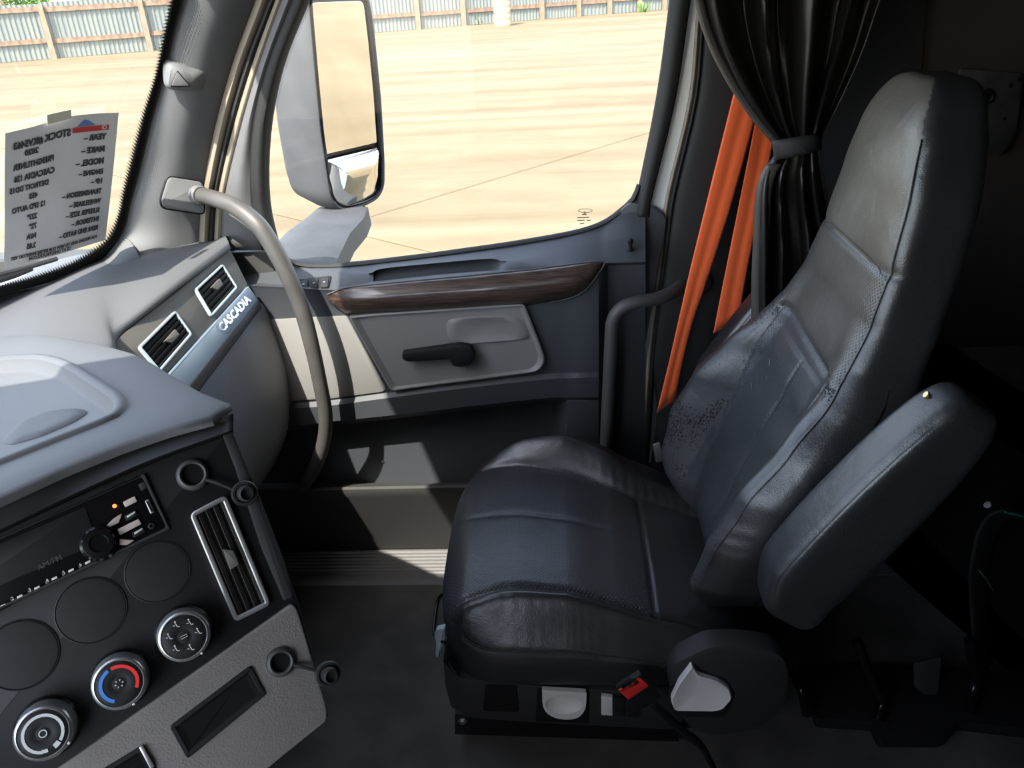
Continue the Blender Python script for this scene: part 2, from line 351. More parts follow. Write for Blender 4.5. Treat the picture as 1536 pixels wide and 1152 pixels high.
def concrete_mat():
    m = bpy.data.materials.new('lot_concrete'); m.use_nodes = True; N = m.node_tree.nodes; L = m.node_tree.links
    b = N['Principled BSDF']; b.inputs['Roughness'].default_value = .9; b.inputs['Specular IOR Level'].default_value = .1
    ge = N.new('ShaderNodeNewGeometry')
    mp = N.new('ShaderNodeMapping'); mp.inputs['Rotation'].default_value = (0, 0, radians(-22)); mp.inputs['Scale'].default_value = (.05, .55, 1); L.new(ge.outputs['Position'], mp.inputs[0])
    n1 = N.new('ShaderNodeTexNoise'); n1.inputs['Scale'].default_value = 1.1; n1.inputs['Detail'].default_value = 7; n1.inputs['Roughness'].default_value = .6; n1.inputs['Distortion'].default_value = .6; L.new(mp.outputs[0], n1.inputs['Vector'])
    cr1 = N.new('ShaderNodeValToRGB'); e = cr1.color_ramp.elements
    e[0].position = .36; e[0].color = (.132, .100, .059, 1); e[1].position = .55; e[1].color = (.162, .130, .081, 1)
    e2 = cr1.color_ramp.elements.new(.68); e2.color = (.185, .153, .100, 1); L.new(n1.outputs['Fac'], cr1.inputs[0])
    n2 = N.new('ShaderNodeTexNoise'); n2.inputs['Scale'].default_value = .9; n2.inputs['Detail'].default_value = 10; n2.inputs['Roughness'].default_value = .7; L.new(ge.outputs['Position'], n2.inputs['Vector'])
    r2 = N.new('ShaderNodeMapRange'); r2.inputs[1].default_value = .3; r2.inputs[2].default_value = .7; r2.inputs[3].default_value = .88; r2.inputs[4].default_value = 1.08; L.new(n2.outputs['Fac'], r2.inputs[0])
    mu = N.new('ShaderNodeMix'); mu.data_type = 'RGBA'; mu.blend_type = 'MULTIPLY'; mu.inputs[0].default_value = 1; L.new(cr1.outputs[0], mu.inputs[6]); L.new(r2.outputs[0], mu.inputs[7])
    # scattered oil and rust stains
    mp3 = N.new('ShaderNodeMapping'); mp3.inputs['Scale'].default_value = (.22, .5, 1); L.new(ge.outputs['Position'], mp3.inputs[0])
    n3 = N.new('ShaderNodeTexNoise'); n3.inputs['Scale'].default_value = 1.0; n3.inputs['Detail'].default_value = 4; L.new(mp3.outputs[0], n3.inputs['Vector'])
    r3 = N.new('ShaderNodeMapRange'); r3.inputs[1].default_value = .69; r3.inputs[2].default_value = .74; r3.inputs[4].default_value = .6; L.new(n3.outputs['Fac'], r3.inputs[0])
    m3 = N.new('ShaderNodeMix'); m3.data_type = 'RGBA'; L.new(r3.outputs[0], m3.inputs[0]); L.new(mu.outputs[2], m3.inputs[6]); m3.inputs[7].default_value = (.10, .07, .04, 1)
    L.new(m3.outputs[2], b.inputs['Base Color'])
    return m
MAT['concrete'] = concrete_mat()
MAT['joint'] = mat('joint_dark', (.06, .05, .035), .95)
MAT['frit'] = frit_mat()
def uv_planar(o, fn):
    me = o.data; uv = me.uv_layers.new(name='uv')
    off = WLOC[o.name]
    for lp in me.loops:
        uv.data[lp.index].uv = fn(me.vertices[lp.vertex_index].co+off)
Zv = Vector((0, 0, 1)); Xv = Vector((1, 0, 0)); Yv = Vector((0, 1, 0))
# ------------------------------------------------------------------ outdoors: concrete lot, fence, drum, trees
G = -1.25
lot = root('ground', 'sunlit beige concrete truck lot outside the cab windows', 'ground', (0, 30, G), 'structure')
box('joint_bed', (-75, 2.45, G-.3), (75, 95, G-.05), MAT['joint'], lot, bev=0)
ja = Vector((4.28, 5.33, 0)).normalized(); jb = Vector((ja.y, -ja.x, 0)); jo = Vector((-2.56, 10.52, 0))
SL = 11.5; gp = .022
proto = None
for i in range(-4, 9):
    for k in range(-6, 6):
        c = jo+ja*(SL*(i+.45))+jb*(SL*(k+.5))
        if c.y < -4 or c.y > 92 or abs(c.x) > 62: continue
        if proto is None:
            h = SL/2-gp; b = .015
            vs = [ja*(sx*(h-e))+jb*(sy*(h-e))+Vector((0, 0, z)) for z, e in ((-.12, 0), (-b, 0), (0, b)) for sx, sy in ((-1, -1), (1, -1), (1, 1), (-1, 1))]
            fs = [(0, 3, 2, 1), (8, 9, 10, 11)]+[(r*4+q, r*4+(q+1) % 4, r*4+4+(q+1) % 4, r*4+4+q) for r in (0, 1) for q in range(4)]
            proto = mk('slab', [v+Vector((c.x, c.y, G)) for v in vs], fs, MAT['concrete'], lot, smooth=False)
            pz = WLOC[proto.name].z
        else: dup(proto, (c.x, c.y, pz), lot)

# fence line
fa = PZ(82, 88, G); fb = PZ(994, 14.5, G); fd = (fb-fa); fl = fd.length; fd = fd/fl; fn = Vector((fd.y, -fd.x, 0))
if fn.y > 0: fn = -fn
FH = 2.75
fence = root('yard_fence', 'grey-green corrugated metal fence on weathered timber posts at the far edge of the lot', 'fence', (fa+fb)/2)
def fpos(px, py):
    d = ray(px, py); n = fn; t = (fa-CAM).dot(n)/d.dot(n); return (CAM+d*t-fa).dot(fd)
ss = [fpos(x, y) for x, y in ((82, 88), (226, 76), (626, 43), (694, 38), (866, 25), (912, 21), (957, 18), (994, 14))]
st = [ss[0]-(ss[1]-ss[0]), ss[0], ss[1]]
nb = 3; st += [ss[1]+(ss[2]-ss[1])*(q+1)/(nb+1) for q in range(nb)]
st += [ss[2], ss[3], (ss[3]+(ss[4]-ss[3])/3), ss[3]+(ss[4]-ss[3])*2/3]+ss[4:]
step = ss[-1]-ss[-2]
st = [st[0]-4.6]+st+[st[-1]+step*(q+1) for q in range(8)]
def obox(name, s0, s1, d0, d1, z0, z1, m, parent):
    v = [fa+fd*s+fn*d+Vector((0, 0, z)) for z in (z0, z1) for s, d in ((s0, d0), (s1, d0), (s1, d1), (s0, d1))]
    return mk(name, v, [(0, 1, 2, 3), (4, 5, 6, 7), (0, 1, 5, 4), (1, 2, 6, 5), (2, 3, 7, 6), (3, 0, 4, 7)], m, parent, smooth=False)
for q, s in enumerate(st):
    obox('post', s-.13, s+.13, .08, .34, 0, FH-.05+.04*sin(q*3), MAT['woodpost'], fence)
for s0, s1 in zip(st, st[1:]):
    j = random.uniform(-.03, .03)
    obox('rail', s0+.12, s1-.12, .05, .14, FH-.42+j, FH-.17+j, MAT['woodrail'], fence)
    j = random.uniform(-.04, .04)
    obox('rail', s0+.12, s1-.12, .05, .14, .78+j, 1.02+j, MAT['woodrail'], fence)
    n = max(2, int(round((s1-s0)/1.05)))
    for q in range(n):
        a0 = s0+(s1-s0)*q/n; a1 = s0+(s1-s0)*(q+1)/n; v = []; f = []; m = 16; top = FH+random.uniform(-.04, .05)
        for r in range(m+1):
            for z in (0.02, top):
                v.append(fa+fd*(a0+(a1-a0)*r/m)+fn*((0.045 if r % 4 in (1, 2) else 0)-(.01*(q % 2)))+Vector((0, 0, z)))
        for r in range(m): f.append((2*r, 2*r+1, 2*r+3, 2*r+2))
        mk('corrugated_sheet', v, f, MAT['tin'], fence, smooth=False)
dp = PZ(752, 39, G); dr = 1.25*12.5/1200*(dp-CAM).dot(FW)/1.25
drum = []
for q in range(9):
    z = q*.36
    drum += [(dr*.97, z), (dr, z+.03), (dr, z+.30), (dr*.97, z+.33)]
o = lathe('ribbed_tank', dp+fn*.2, Zv, [(dr*.9, 0)]+drum+[(dr*.8, 3.3)], MAT['drum'], seg=28)
tag(o, 'beige ribbed round tank standing in front of the metal fence', 'tank')
# tree crowns behind the fence at the left
rnd = random.Random(7)
for k, s in enumerate((-8.5, -2, 4.5)):
    c = fa+fd*s-fn*5.5; c.z = G
    lab = ['broad green tree behind the fence, farthest toward the front of the truck', 'green tree behind the fence, between two others', 'green tree behind the fence, nearest to the cab pillar'][k]
    t = root('leafy_tree', lab, 'tree', c, None, None)
    tube('trunk', [c, c+Vector((.1, 0, 1.6)), c+Vector((0, .1, 3))], .14, MAT['woodrail'], t, seg=8, n=3)
    v = []; f = []
    for q in range(2600):
        a = rnd.uniform(0, 2*pi); e = rnd.uniform(-1, 1); r = 2.0*rnd.uniform(.55, 1)**.5*(1+.15*sin(5*a+k))
        p = c+Vector((r*math.sqrt(1-e*e)*cos(a)*1.15, r*math.sqrt(1-e*e)*sin(a)*1.15, 3.2+r*e*.75))
        d1 = Vector((rnd.uniform(-1, 1), rnd.uniform(-1, 1), rnd.uniform(-1, 1))).normalized()*.16
        d2 = Vector((rnd.uniform(-1, 1), rnd.uniform(-1, 1), rnd.uniform(-1, 1))).normalized()*.10
        b = len(v); v += [p-d1, p+d2, p+d1, p-d2]; f.append((b, b+1, b+2, b+3))
    tag(mk('crown', v, f, MAT['leaf'], t, smooth=False), kind='stuff')
for px, py, lab in ((708, 36, 'weed clump growing at the foot of the fence beside the ribbed tank'), (955, 18, 'dry twig growing up against the fence at its far end')):
    c = PZ(px, py, G)+fn*.9; v = []; f = []
    for q in range(36):
        a = rnd.uniform(0, 2*pi); hgt = rnd.uniform(.2, .75); b = len(v); r = rnd.uniform(0, .25)
        p = c+Vector((cos(a)*r, sin(a)*r, 0)); tp = p+Vector((cos(a)*.3, sin(a)*.3, hgt)); sd_ = Vector((.06, .02, 0))
        v += [p-sd_, p+sd_, tp+sd_*.3, tp-sd_*.3]; f.append((b, b+1, b+2, b+3))
    tag(mk('weed_clump', v, f, MAT['weed'], smooth=False), lab, 'weed')

# ------------------------------------------------------------------ cab shell
WPa = PZ(0, 445, 1.0); WPl = plane3(WPa, PY(200, 290, 1.90), PY(270, 0, 1.87))
def wx(Y, z):
    n = WPl.n; return WPl.a.x - ((Y-WPl.a.y)*n.y+(z-WPl.a.z)*n.z)/n.x
CZ = 1.84
o = box('floor', (-1.6, -.5, -.06), (2.25, 1.80, 0), MAT['floor'], bev=.004); tag(o, 'dark ribbed vinyl floor mat of the truck cab', 'floor', 'structure')
HB = -.03   # unused; the roof's front edge is shaped for the sun below
ys = [-.5, .50, .55, 1.3, 2.12]
v = []; f = []
for z in (CZ, CZ+.06):
    for Y in ys: v.append((-.825 if Y > .52 else -1.25, Y, z)); v.append((2.25, Y, z))  # front edge shaped for sun; jog on driver side added to shade the tray
n = len(ys)*2
for k in range(len(ys)-1):
    a = 2*k; f += [(a, a+1, a+3, a+2), (n+a, n+a+2, n+a+3, n+a+1)]
f += [(0, n, n+1, 1), (n-2, n-1, 2*n-1, 2*n-2)]
for k in range(len(ys)-1): a = 2*k; f += [(a, a+2, n+a+2, n+a), (a+1, n+a+1, n+a+3, a+3)]
tag(mk('ceiling', v, f, MAT['liner'], smooth=False), 'grey fabric roof liner of the cab above the seats', 'ceiling', 'structure')
tag(box('wall_back', (2.2, -.5, 0), (2.25, 2.12, CZ), MAT['wall_dark']), 'dark rear wall of the sleeper compartment', 'wall', 'structure')
wl = root('wall_left', 'driver side wall of the cab with its window opening', 'wall', (0, -.48, 0), 'structure')
box('lower_panel', (-1.6, -.5, 0), (2.2, -.44, .92), MAT['liner'], wl)
box('upper_panel', (-.85, -.5, 1.62), (2.2, -.44, CZ), MAT['liner'], wl)
box('rear_panel', (-.42, -.5, .92), (2.2, -.44, 1.62), MAT['liner'], wl)  # brought forward over the driver's window to cut side light on the seat
mk('front_post', [(wx(-.47, .92)-.05, -.5, .92), (wx(-.47, .92)+.12, -.5, .92), (wx(-.47, CZ)+.12, -.5, CZ), (wx(-.47, CZ), -.5, CZ),
                  (wx(-.47, .92)-.05, -.44, .92), (wx(-.47, .92)+.12, -.44, .92), (wx(-.47, CZ)+.12, -.44, CZ), (wx(-.47, CZ), -.44, CZ)],
   [(0, 1, 2, 3), (4, 5, 6, 7), (0, 1, 5, 4), (1, 2, 6, 5), (2, 3, 7, 6), (3, 0, 4, 7)], MAT['pillar'], wl, smooth=False)
tag(box('wall_front', (-1.66, -.5, -.05), (-1.6, 2.05, .93), MAT['matte_black']), 'black firewall panel behind the dashboard', 'wall', 'structure')
wr = root('wall_right', 'dark passenger side wall of the sleeper behind the seat', 'wall', (1, 2.05, 0), 'structure')
mk('sleeper_side_panel', [(.42, 2.04, -.06), (2.2, 2.04, -.06), (2.2, 2.04, CZ), (.42, 2.04, CZ), (.42, 2.10, -.06), (2.2, 2.10, -.06), (2.2, 2.10, CZ), (.42, 2.10, CZ)],
   [(0, 1, 2, 3), (4, 5, 6, 7), (0, 1, 5, 4), (1, 2, 6, 5), (2, 3, 7, 6), (3, 0, 4, 7)], MAT['wall_dark'], wr, smooth=False)
box('roof_rail', (-.85, 1.9, 1.66), (.5, 2.1, CZ), MAT['pillar'], wr, bev=.01)
box('kick_panel', (-1.6, 1.96, -.05), (-.74, 2.04, .95), MAT['door_dark'], wr, bev=.004)
box('outer_skin', (-.80, 2.07, -.75), (2.3, 2.12, .78), MAT['body'], wr, bev=.01)
o = box('floor', (.42, 1.80, -.06), (2.25, 2.05, 0), MAT['floor'], bev=.004); tag(o, 'dark floor behind the passenger door opening', 'floor', 'structure')
# floor edge and threshold plate along the door
th = root('trim_1', 'ribbed metal threshold plate along the foot of the passenger door', 'threshold', (0, 1.87, -.03), 'structure')
prof = [(1.775, .0), (1.782, .012), (1.80, .014), (1.812, .010), (1.828, -.006)]
for q in range(7):
    y = 1.832+q*.016; prof += [(y, -.008), (y+.003, -.003), (y+.011, -.003), (y+.014, -.008)]
prof += [(1.95, -.012), (1.97, -.02), (1.97, -.06), (1.775, -.06)]
loops('ribbed_plate', [[Vector((x, a, b)) for a, b in prof] for x in (-1.5, .4)], MAT['sill'], th, cap0=True, cap1=True, sharp=25)

# ------------------------------------------------------------------ windscreen, frit, outside cowl and wiper
ws = root('window_2', 'truck windscreen with a dotted black border, notice taped to it', 'window', (wx(.8, 1.4), .8, 1.4), 'structure')
cn = [(-.46, .9), (2.03, .9), (2.03, CZ+.05), (-.46, CZ+.05)]
gl = mk('glass', [Vector((wx(Y, z), Y, z)) for Y, z in cn], [(0, 1, 2, 3)], MAT['glass'], ws, smooth=False)
fo = [(285, -40), (273, 0), (250, 99), (237, 143), (227, 182), (216, 234), (198, 300), (192, 322), (180, 356), (161, 380), (117, 406), (65, 424), (0, 441), (-80, 462), (-200, 486)]
fi = [(262, -40), (251, 0), (232, 99), (224, 130), (212, 165), (197, 216), (180, 286), (176, 310), (166, 340), (149, 362), (109, 388), (52, 410), (0, 424), (-80, 443), (-200, 466)]
fm = [((a*.45+c*.55), (b*.45+d*.55)) for (a, b), (c, d) in zip(fo, fi)]
def strip2(name, A, B, pl, h, m, parent, n=6):
    ra, rb = cr(pl.many(A, h), n), cr(pl.many(B, h), n); k = len(ra)
    L = [0]
    for a, b in zip(ra, ra[1:]): L.append(L[-1]+(b-a).length)
    o = mk(name, ra+rb, [(i, i+1, k+i+1, k+i) for i in range(k-1)], m, parent, smooth=False)
    uv = o.data.uv_layers.new(name='uv'); off = WLOC[o.name]
    for lp in o.data.loops:
        p = o.data.vertices[lp.vertex_index].co+off
        ia = min(range(k), key=lambda i: (ra[i]-p).length); ib = min(range(k), key=lambda i: (rb[i]-p).length)
        if (ra[ia]-p).length < (rb[ib]-p).length: uv.data[lp.index].uv = (L[ia]*1.0, 0)
        else: uv.data[lp.index].uv = (L[ib]*1.0, 1)
    return o
strip2('frit_border', [(x+6, y+4) for x, y in fo], fm, WPl, .004, MAT['matte_black'], ws)
fr = strip2('frit_dots', fm, fi, WPl, .004, MAT['frit'], ws)
cw = root('hood_cowl', 'pale painted cowl panel outside below the windscreen', 'cowl', (-1.7, 1.2, .8))
v1 = [Vector((wx(Y, .98)-.02, Y, .955)) for Y in (-.4, .4, 1.2, 1.75)]; v2 = [p+Vector((-.9, 0, -.20)) for p in v1]
sheet('cowl_panel', [v1, [p+Vector((-.2, 0, .01)) for p in v1], v2], MAT['body'], cw, nu=3, nv=3, solid=.01)
wp = root('windscreen_wiper', 'black wiper resting at the bottom of the windscreen outside', 'wiper', WPl(20, 405, -.05))
tube('blade', [WPl(-60, 424, -.03), WPl(0, 411, -.03), WPl(50, 398, -.03), WPl(84, 388, -.03)], .006, MAT['rubber'], wp, seg=8)
tube('arm', [WPl(-60, 432, -.05), WPl(10, 416, -.05), WPl(46, 402, -.045)], .008, MAT['black'], wp, seg=8)

# ------------------------------------------------------------------ A pillar and door aperture seals
ap = root('trim_2', 'grey plastic pillar trim between windscreen and passenger door', 'pillar', PY(260, 200, 1.9), 'structure')
yy = [-130, 0, 50, 100, 150, 200, 250, 300, 340, 372]
b0 = [430, 385, 366, 349, 335, 322, 312, 304, 301, 300]
lft = [(312, -130), (276, 0), (262, 50), (251, 99), (239, 143), (226, 190), (213, 245), (198, 300), (184, 350), (150, 395)]
rows = []
for (lx, ly), ry, rx in zip(lft, yy, b0):
    A = WPl(lx, ly, .006); B = PY(rx, ry, 1.955)
    m1 = A.lerp(B, .12)+(CAM-A).normalized()*.018; m2 = A.lerp(B, .5)+(CAM-A).normalized()*.03; m3 = A.lerp(B, .88)+(CAM-A).normalized()*.012
    rows.append([A, m1, m2, m3, B])
sheet('pillar_cover', rows, MAT['pillar'], ap, nu=5, nv=4)
# base gusset running along the foot of the windscreen to the dash
gr = []
for (x0, y0), (x1, y1) in zip([(-200, 488), (0, 442), (65, 426), (117, 408), (161, 383), (184, 350)], [(-200, 500), (0, 455), (65, 440), (120, 430), (170, 420), (215, 400)]):
    A = WPl(x0, y0, .006); B = PZ(x1, y1, .965) if x1 < 160 else PZ(x1, y1, .97)
    gr.append([A, A.lerp(B, .5)+Vector((.006, 0, .006)), B])
sheet('base_gusset', gr, MAT['pillar'], ap, nu=4, nv=4)
# raised triangular emblem bump
tp = Plane(PY(268, 120, 1.862), (CAM-PY(268, 120, 1.89))+Vector((.5, 0, 0)))
oc = rpoly(tp.many([(243, 90), (262, 88), (322, 96), (300, 138), (246, 134)], -.012), .02, 5)
ic = rpoly(tp.many([(257, 101), (270, 99), (292, 116), (286, 131), (252, 131)], .014), .01, 5)
loops('badge_boss', [oc, ic], MAT['pillar'], ap, cap1=True, sharp=60)
plate('triangle_badge', rpoly(tp.many([(266, 107), (284, 129), (257, 129)], .017), .004, 3), tp.n, .004, MAT['pillar'], ap, bev=.001)
frame('triangle_groove', rpoly(tp.many([(266, 105), (287, 130.5), (255, 130.5)], .0155), .004, 3), rpoly(tp.many([(266, 108), (283, 128.5), (258.5, 128.5)], .0155), .004, 3), tp.n, .003, MAT['black'], ap, bev=.0005)
def band(name, yl, xa, xb, Ya, Ym, Yb, m, parent, nv=4):
    rows = [[PY(a, y, Ya), PY((a+b)/2, y, Ym), PY(b, y, Yb)] for y, a, b in zip(yl, xa, xb)]
    return sheet(name, rows, m, parent, nu=4, nv=nv, solid=.004)
yb = [-130, 0, 100, 200, 300, 375]
B0 = [430, 385, 349, 322, 304, 300]; B1 = [450, 402, 364, 337, 317, 312]; B2 = [464, 414, 378, 348, 326, 321]
B3 = [474, 424, 389, 360, 337, 332]; B4 = [494, 441, 402, 380, 379, 394]; B5 = [520, 463, 424, 405, 404, 420]
st_ = root('trim_3', 'beige and black rubber door seal strips beside the front pillar', 'seal', PY(340, 200, 1.96), 'structure')
band('painted_edge', yb, B0, B1, 1.955, 1.945, 1.96, MAT['beige'], st_)
band('rubber_seal', yb, B1, B2, 1.965, 1.955, 1.97, MAT['rubber'], st_)
# ------------------------------------------------------------------ passenger door
dr_ = root('door_1', 'dark grey passenger door of the truck with wood-look trim and open map pocket', 'door', (-.2, 1.93, 0), 'structure')
band('seal_lip', yb, B2, B3, 1.965, 1.955, 1.965, MAT['beige'], dr_)
band('frame_cover', yb, B3, B4, 1.96, 1.95, 1.965, MAT['pillar'], dr_)
band('glass_channel', yb, B4, B5, 1.955, 1.95, 1.975, MAT['rubber'], dr_)
# right hand upright of the window frame
yr = [-130, 0, 146, 292, 325]
c0 = [1024, 1008, 988, 959, 952]; c1 = [1058, 1035, 1013, 978, 972]
band('glass_channel', yr, [a-2 for a in c0], c1, 1.975, 1.95, 1.955, MAT['rubber'], dr_)
Wt = [PY(600, 0, 1.975)]
wpx = [(462, 0), (446, 40), (430, 82), (416, 130), (406, 180), (402, 240), (404, 300), (409, 345), (418, 372), (434, 389), (465, 396), (500, 396), (550, 392), (600, 386), (650, 380), (700, 373), (750, 366), (800, 358), (850, 349), (885, 340), (910, 329), (930, 314), (948, 297), (957, 276), (965, 248), (975, 195), (988, 140), (1000, 60), (1008, 0)]
Wp = [PY(x, y, 1.975) for x, y in wpx]
bottom = Wp[8:24]
ro = []
for i, p in enumerate(bottom):
    t = (bottom[min(i+1, len(bottom)-1)]-bottom[max(i-1, 0)]).normalized(); n = Vector((t.z, 0, -t.x));
    if n.z > 0 and abs(n.z) > .3: n = -n
    ro.append(n)
sheet('window_seal', [[p-n*.003 for p, n in zip(bottom, ro)], [p+n*.004+Vector((0, -.012, 0)) for p, n in zip(bottom, ro)], [p+n*.011+Vector((0, -.004, 0)) for p, n in zip(bottom, ro)]], MAT['rubber'], dr_, nu=2, nv=3, solid=.003)
top = [Vector((.31, 1.975, 1.66)), Vector((-.47, 1.975, 1.66))]
wd = root('window_1', 'side window of the passenger door looking out on the concrete lot', 'window', (-.2, 1.985, 1.2), 'structure')
mk('glass', [p+Vector((0, .01, 0)) for p in Wp+top], [tuple(range(len(Wp)+2))], MAT['glass'], wd, smooth=False)
# etched maker's mark low in the corner of the pane
em = [PY(878+11*cos(a), 316+3*sin(a), 1.982) for a in [q*pi/8 for q in range(16)]]
ei = [PY(878+10*cos(a), 316+2.2*sin(a), 1.982) for a in [q*pi/8 for q in range(16)]]
loops('etched_mark', [em, ei], MAT['black'], wd, cap1=False, smooth=False)
etch = mat('etching', (.10, .09, .07), .8)
for q, (x0, x1, yv) in enumerate(((873, 880, 321), (866, 884, 326), (866, 877, 330), (880, 886, 330), (870, 876, 335))):
    mk('etched_mark', [PY(x0, yv, 1.982), PY(x1, yv-.5, 1.982), PY(x1, yv+.8, 1.982), PY(x0, yv+1.3, 1.982)], [(0, 1, 2, 3)], etch, wd, smooth=False)
ub = Vector((1, 0, 0)); text('F', PY(879, 323, 1.982), -ub, Zv, .014, etch, wd, 'etched_mark')

SP = plane3(PY(450, 399, 1.97), PY(800, 359, 1.97), PY(560, 431, 1.865))
xs = [345, 400, 450, 500, 553, 572, 650, 735, 760, 830, 850, 898, 912, 940, 968]
def it(tab): return lambda x: float(np.interp(x, [a for a, b in tab], [b for a, b in tab]))
yA = it([(345, 374), (400, 388), (450, 399), (500, 400), (560, 395), (650, 384), (750, 370), (830, 356), (870, 347), (900, 338), (925, 322), (945, 306), (968, 303)])
yB = it([(345, 428), (450, 433), (500, 436), (560, 428), (650, 418), (750, 410), (830, 404), (900, 400), (968, 398)])
yC = it([(345, 472), (450, 476), (560, 470), (650, 466), (750, 460), (850, 452), (968, 444)])
yD = it([(345, 606), (450, 604), (500, 600), (560, 592), (650, 580), (750, 568), (830, 560), (968, 556)])
yE = it([(345, 648), (450, 642), (500, 636), (560, 630), (650, 620), (750, 608), (830, 600), (968, 600)])
def row(fy, fY): return [PY(x, fy(x), fY(x) if callable(fY) else fY) for x in xs]
def rec(x, a, b): return b if x >= 905 else a
def shelf(fy, h):
    out = []
    for x in xs:
        y = fy(x); hh = h if 565 <= x <= 740 else 0
        out.append(SP(x, y, hh) if x < 880 else PY(x, y, 1.97-(y-yA(x))/(yB(x)-yA(x))*.10))
    return out
yR = it([(345, 400), (450, 405), (553, 410), (572, 403), (650, 395), (735, 388), (760, 392), (830, 378), (900, 362), (968, 352)])
rows = [row(yA, 1.972), shelf(yR, 0), shelf(lambda x: yR(x)+1, -.022), shelf(lambda x: yB(x)-6, -.022), shelf(lambda x: yB(x)-5, 0),
        row(lambda x: yB(x)-1, lambda x: rec(x, 1.867, 1.90)), row(lambda x: yB(x)+4, lambda x: rec(x, 1.871, 1.90)),
        row(yC, lambda x: rec(x, 1.872, 1.92)), row(yD, lambda x: rec(x, 1.872, 1.965)), row(lambda x: yD(x)+8, lambda x: rec(x, 1.864, 1.965)),
        row(lambda x: yE(x)-4, lambda x: rec(x, 1.868, 1.965)), row(yE, lambda x: rec(x, 1.880, 1.965)),
        row(lambda x: yE(x)+2, lambda x: 1.965 if x < 835 or x > 905 else 1.88),
        row(lambda x: 725, lambda x: 1.965 if x < 835 or x > 905 else 1.90)]
sheet('door_panel', rows, MAT['door'], dr_, nu=3, nv=1, sharp=30)
low = [[PY(x, 724, 1.965) for x in xs]]
for yv, Yv_ in ((727, 1.90), (729, 1.868), (733, 1.860), (741, 1.862), (745, 1.872), (822, 1.94), (826, 1.952), (846, 1.952)):
    low.append([PY(x, yv-(x-600)*.02*(1 if yv < 800 else 0), Yv_) for x in xs])
sheet('map_pocket', low, MAT['door_dark'], dr_, nu=1, nv=1, sharp=30)
# upright quarter panel at the rear top corner
q = [PY(x, y, Yv_) for x, y, Yv_ in ((928, 318, 1.965), (944, 304, 1.962), (960, 305, 1.955), (985, 312, 1.955), (1000, 326, 1.955), (998, 345, 1.955), (985, 420, 1.955), (968, 520, 1.96), (945, 520, 1.962), (945, 400, 1.962))]
plate('corner_panel', rpoly(q, .012, 4), -Yv, .02, MAT['door'], dr_, bev=.004, front=.002)
# wood-look trim blade
wr_ = []
for t in [k/16 for k in range(17)]:
    x = 492+(904-492)*t
    yt = float(np.interp(x, [492, 520, 600, 700, 800, 880, 904], [442, 431, 423, 414, 404, 394, 393]))
    yb_ = float(np.interp(x, [492, 500, 600, 700, 800, 850, 875, 890, 904], [452, 471, 470, 465, 457, 448, 438, 422, 400]))
    k = min(1, 6*t+.15)*min(1, (1-t)*10+.15)
    wr_.append([PY(x, yt, 1.866), PY(x, yt+(yb_-yt)*.08, 1.866-.016*k), PY(x, yt+(yb_-yt)*.45, 1.866-.034*k), PY(x, yt+(yb_-yt)*.8, 1.866-.028*k), PY(x, yb_, 1.868)])
sheet('wood_trim', wr_, MAT['wood'], dr_, nu=5, nv=2, solid=.006)
edge = [r[0]+Vector((0, -.004, .002)) for r in wr_]+[r[-1]+Vector((0, -.004, 0)) for r in wr_[::-1][:4]]
tube('trim_beading', edge, .0022, MAT['door'], dr_, seg=6, n=2)
# speaker grille
gp_ = Plane(PY(500, 540, 1.868), (0, -1, 0))
plate('speaker_grille', rpoly(gp_.many([(400, 480), (520, 474), (580, 583), (575, 588), (500, 598), (400, 604)]), .008, 3), -Yv, .01, MAT['grille'], dr_, bev=.002)
# grey insert with recess, pull handle
gi = [(524, 474), (560, 470), (650, 464), (720, 459), (786, 455), (803, 497), (819, 540), (808, 557), (740, 566), (660, 576), (587, 586), (555, 530)]
go = [Plane(PY(650, 520, 1.860), (0, -1, 0))(x, y) for x, y in gi]
go = rpoly(go, [.003, .02, .05, .05, .01, .05, .02, .02, .05, .05, .012, .05], 4)
n_ = -Yv
i1 = inset(go, .004, n_); gc = sum(go, Vector())/len(go); i2 = [p.lerp(gc, .075)+Vector((0, .004, 0)) for p in go]
loops('grey_insert', [[p+Vector((0, .012, 0)) for p in go], [p+Vector((0, -.004, 0)) for p in go], [p+Vector((0, -.006, 0)) for p in i1], [p+Vector((.022*smooth(-.36, -.46, p.x) if False else 0, 0, 0)) for p in i2]], MAT['door_grey'], dr_, cap1=True, sharp=25)
bw = Plane(PY(730, 490, 1.863), (0, -1, 0)).many([(668, 480), (700, 474), (765, 472), (785, 480), (797, 508), (745, 513), (690, 517), (672, 510)])
bw = rpoly(bw, .02, 4); cb = sum(bw, Vector())/len(bw)
loops('finger_scoop', [[p for p in bw], [p.lerp(cb, .10)+Vector((0, -.006, 0)) for p in bw], [p.lerp(cb, .3)+Vector((0, -.004, 0)) for p in bw], [p.lerp(cb, .6)+Vector((0, .001, 0)) for p in bw]], MAT['door_grey'], dr_, cap1=True, sharp=60)
hp = Plane(PY(660, 530, 1.832), (0, -1, 0))
ho = rpoly(hp.many([(603, 529), (640, 524), (690, 517), (706, 520), (713, 534), (706, 548), (692, 552), (678, 550), (676, 540), (640, 542), (612, 544), (603, 540)]), .006, 4)
plate('pull_handle', ho, -Yv, .018, MAT['black'], dr_, bev=.005)
lathe('handle_pivot', PY(693, 535, 1.832)+Vector((0, .012, 0)), Yv, [(.017, 0), (.017, .03)], MAT['black'], dr_, seg=24)
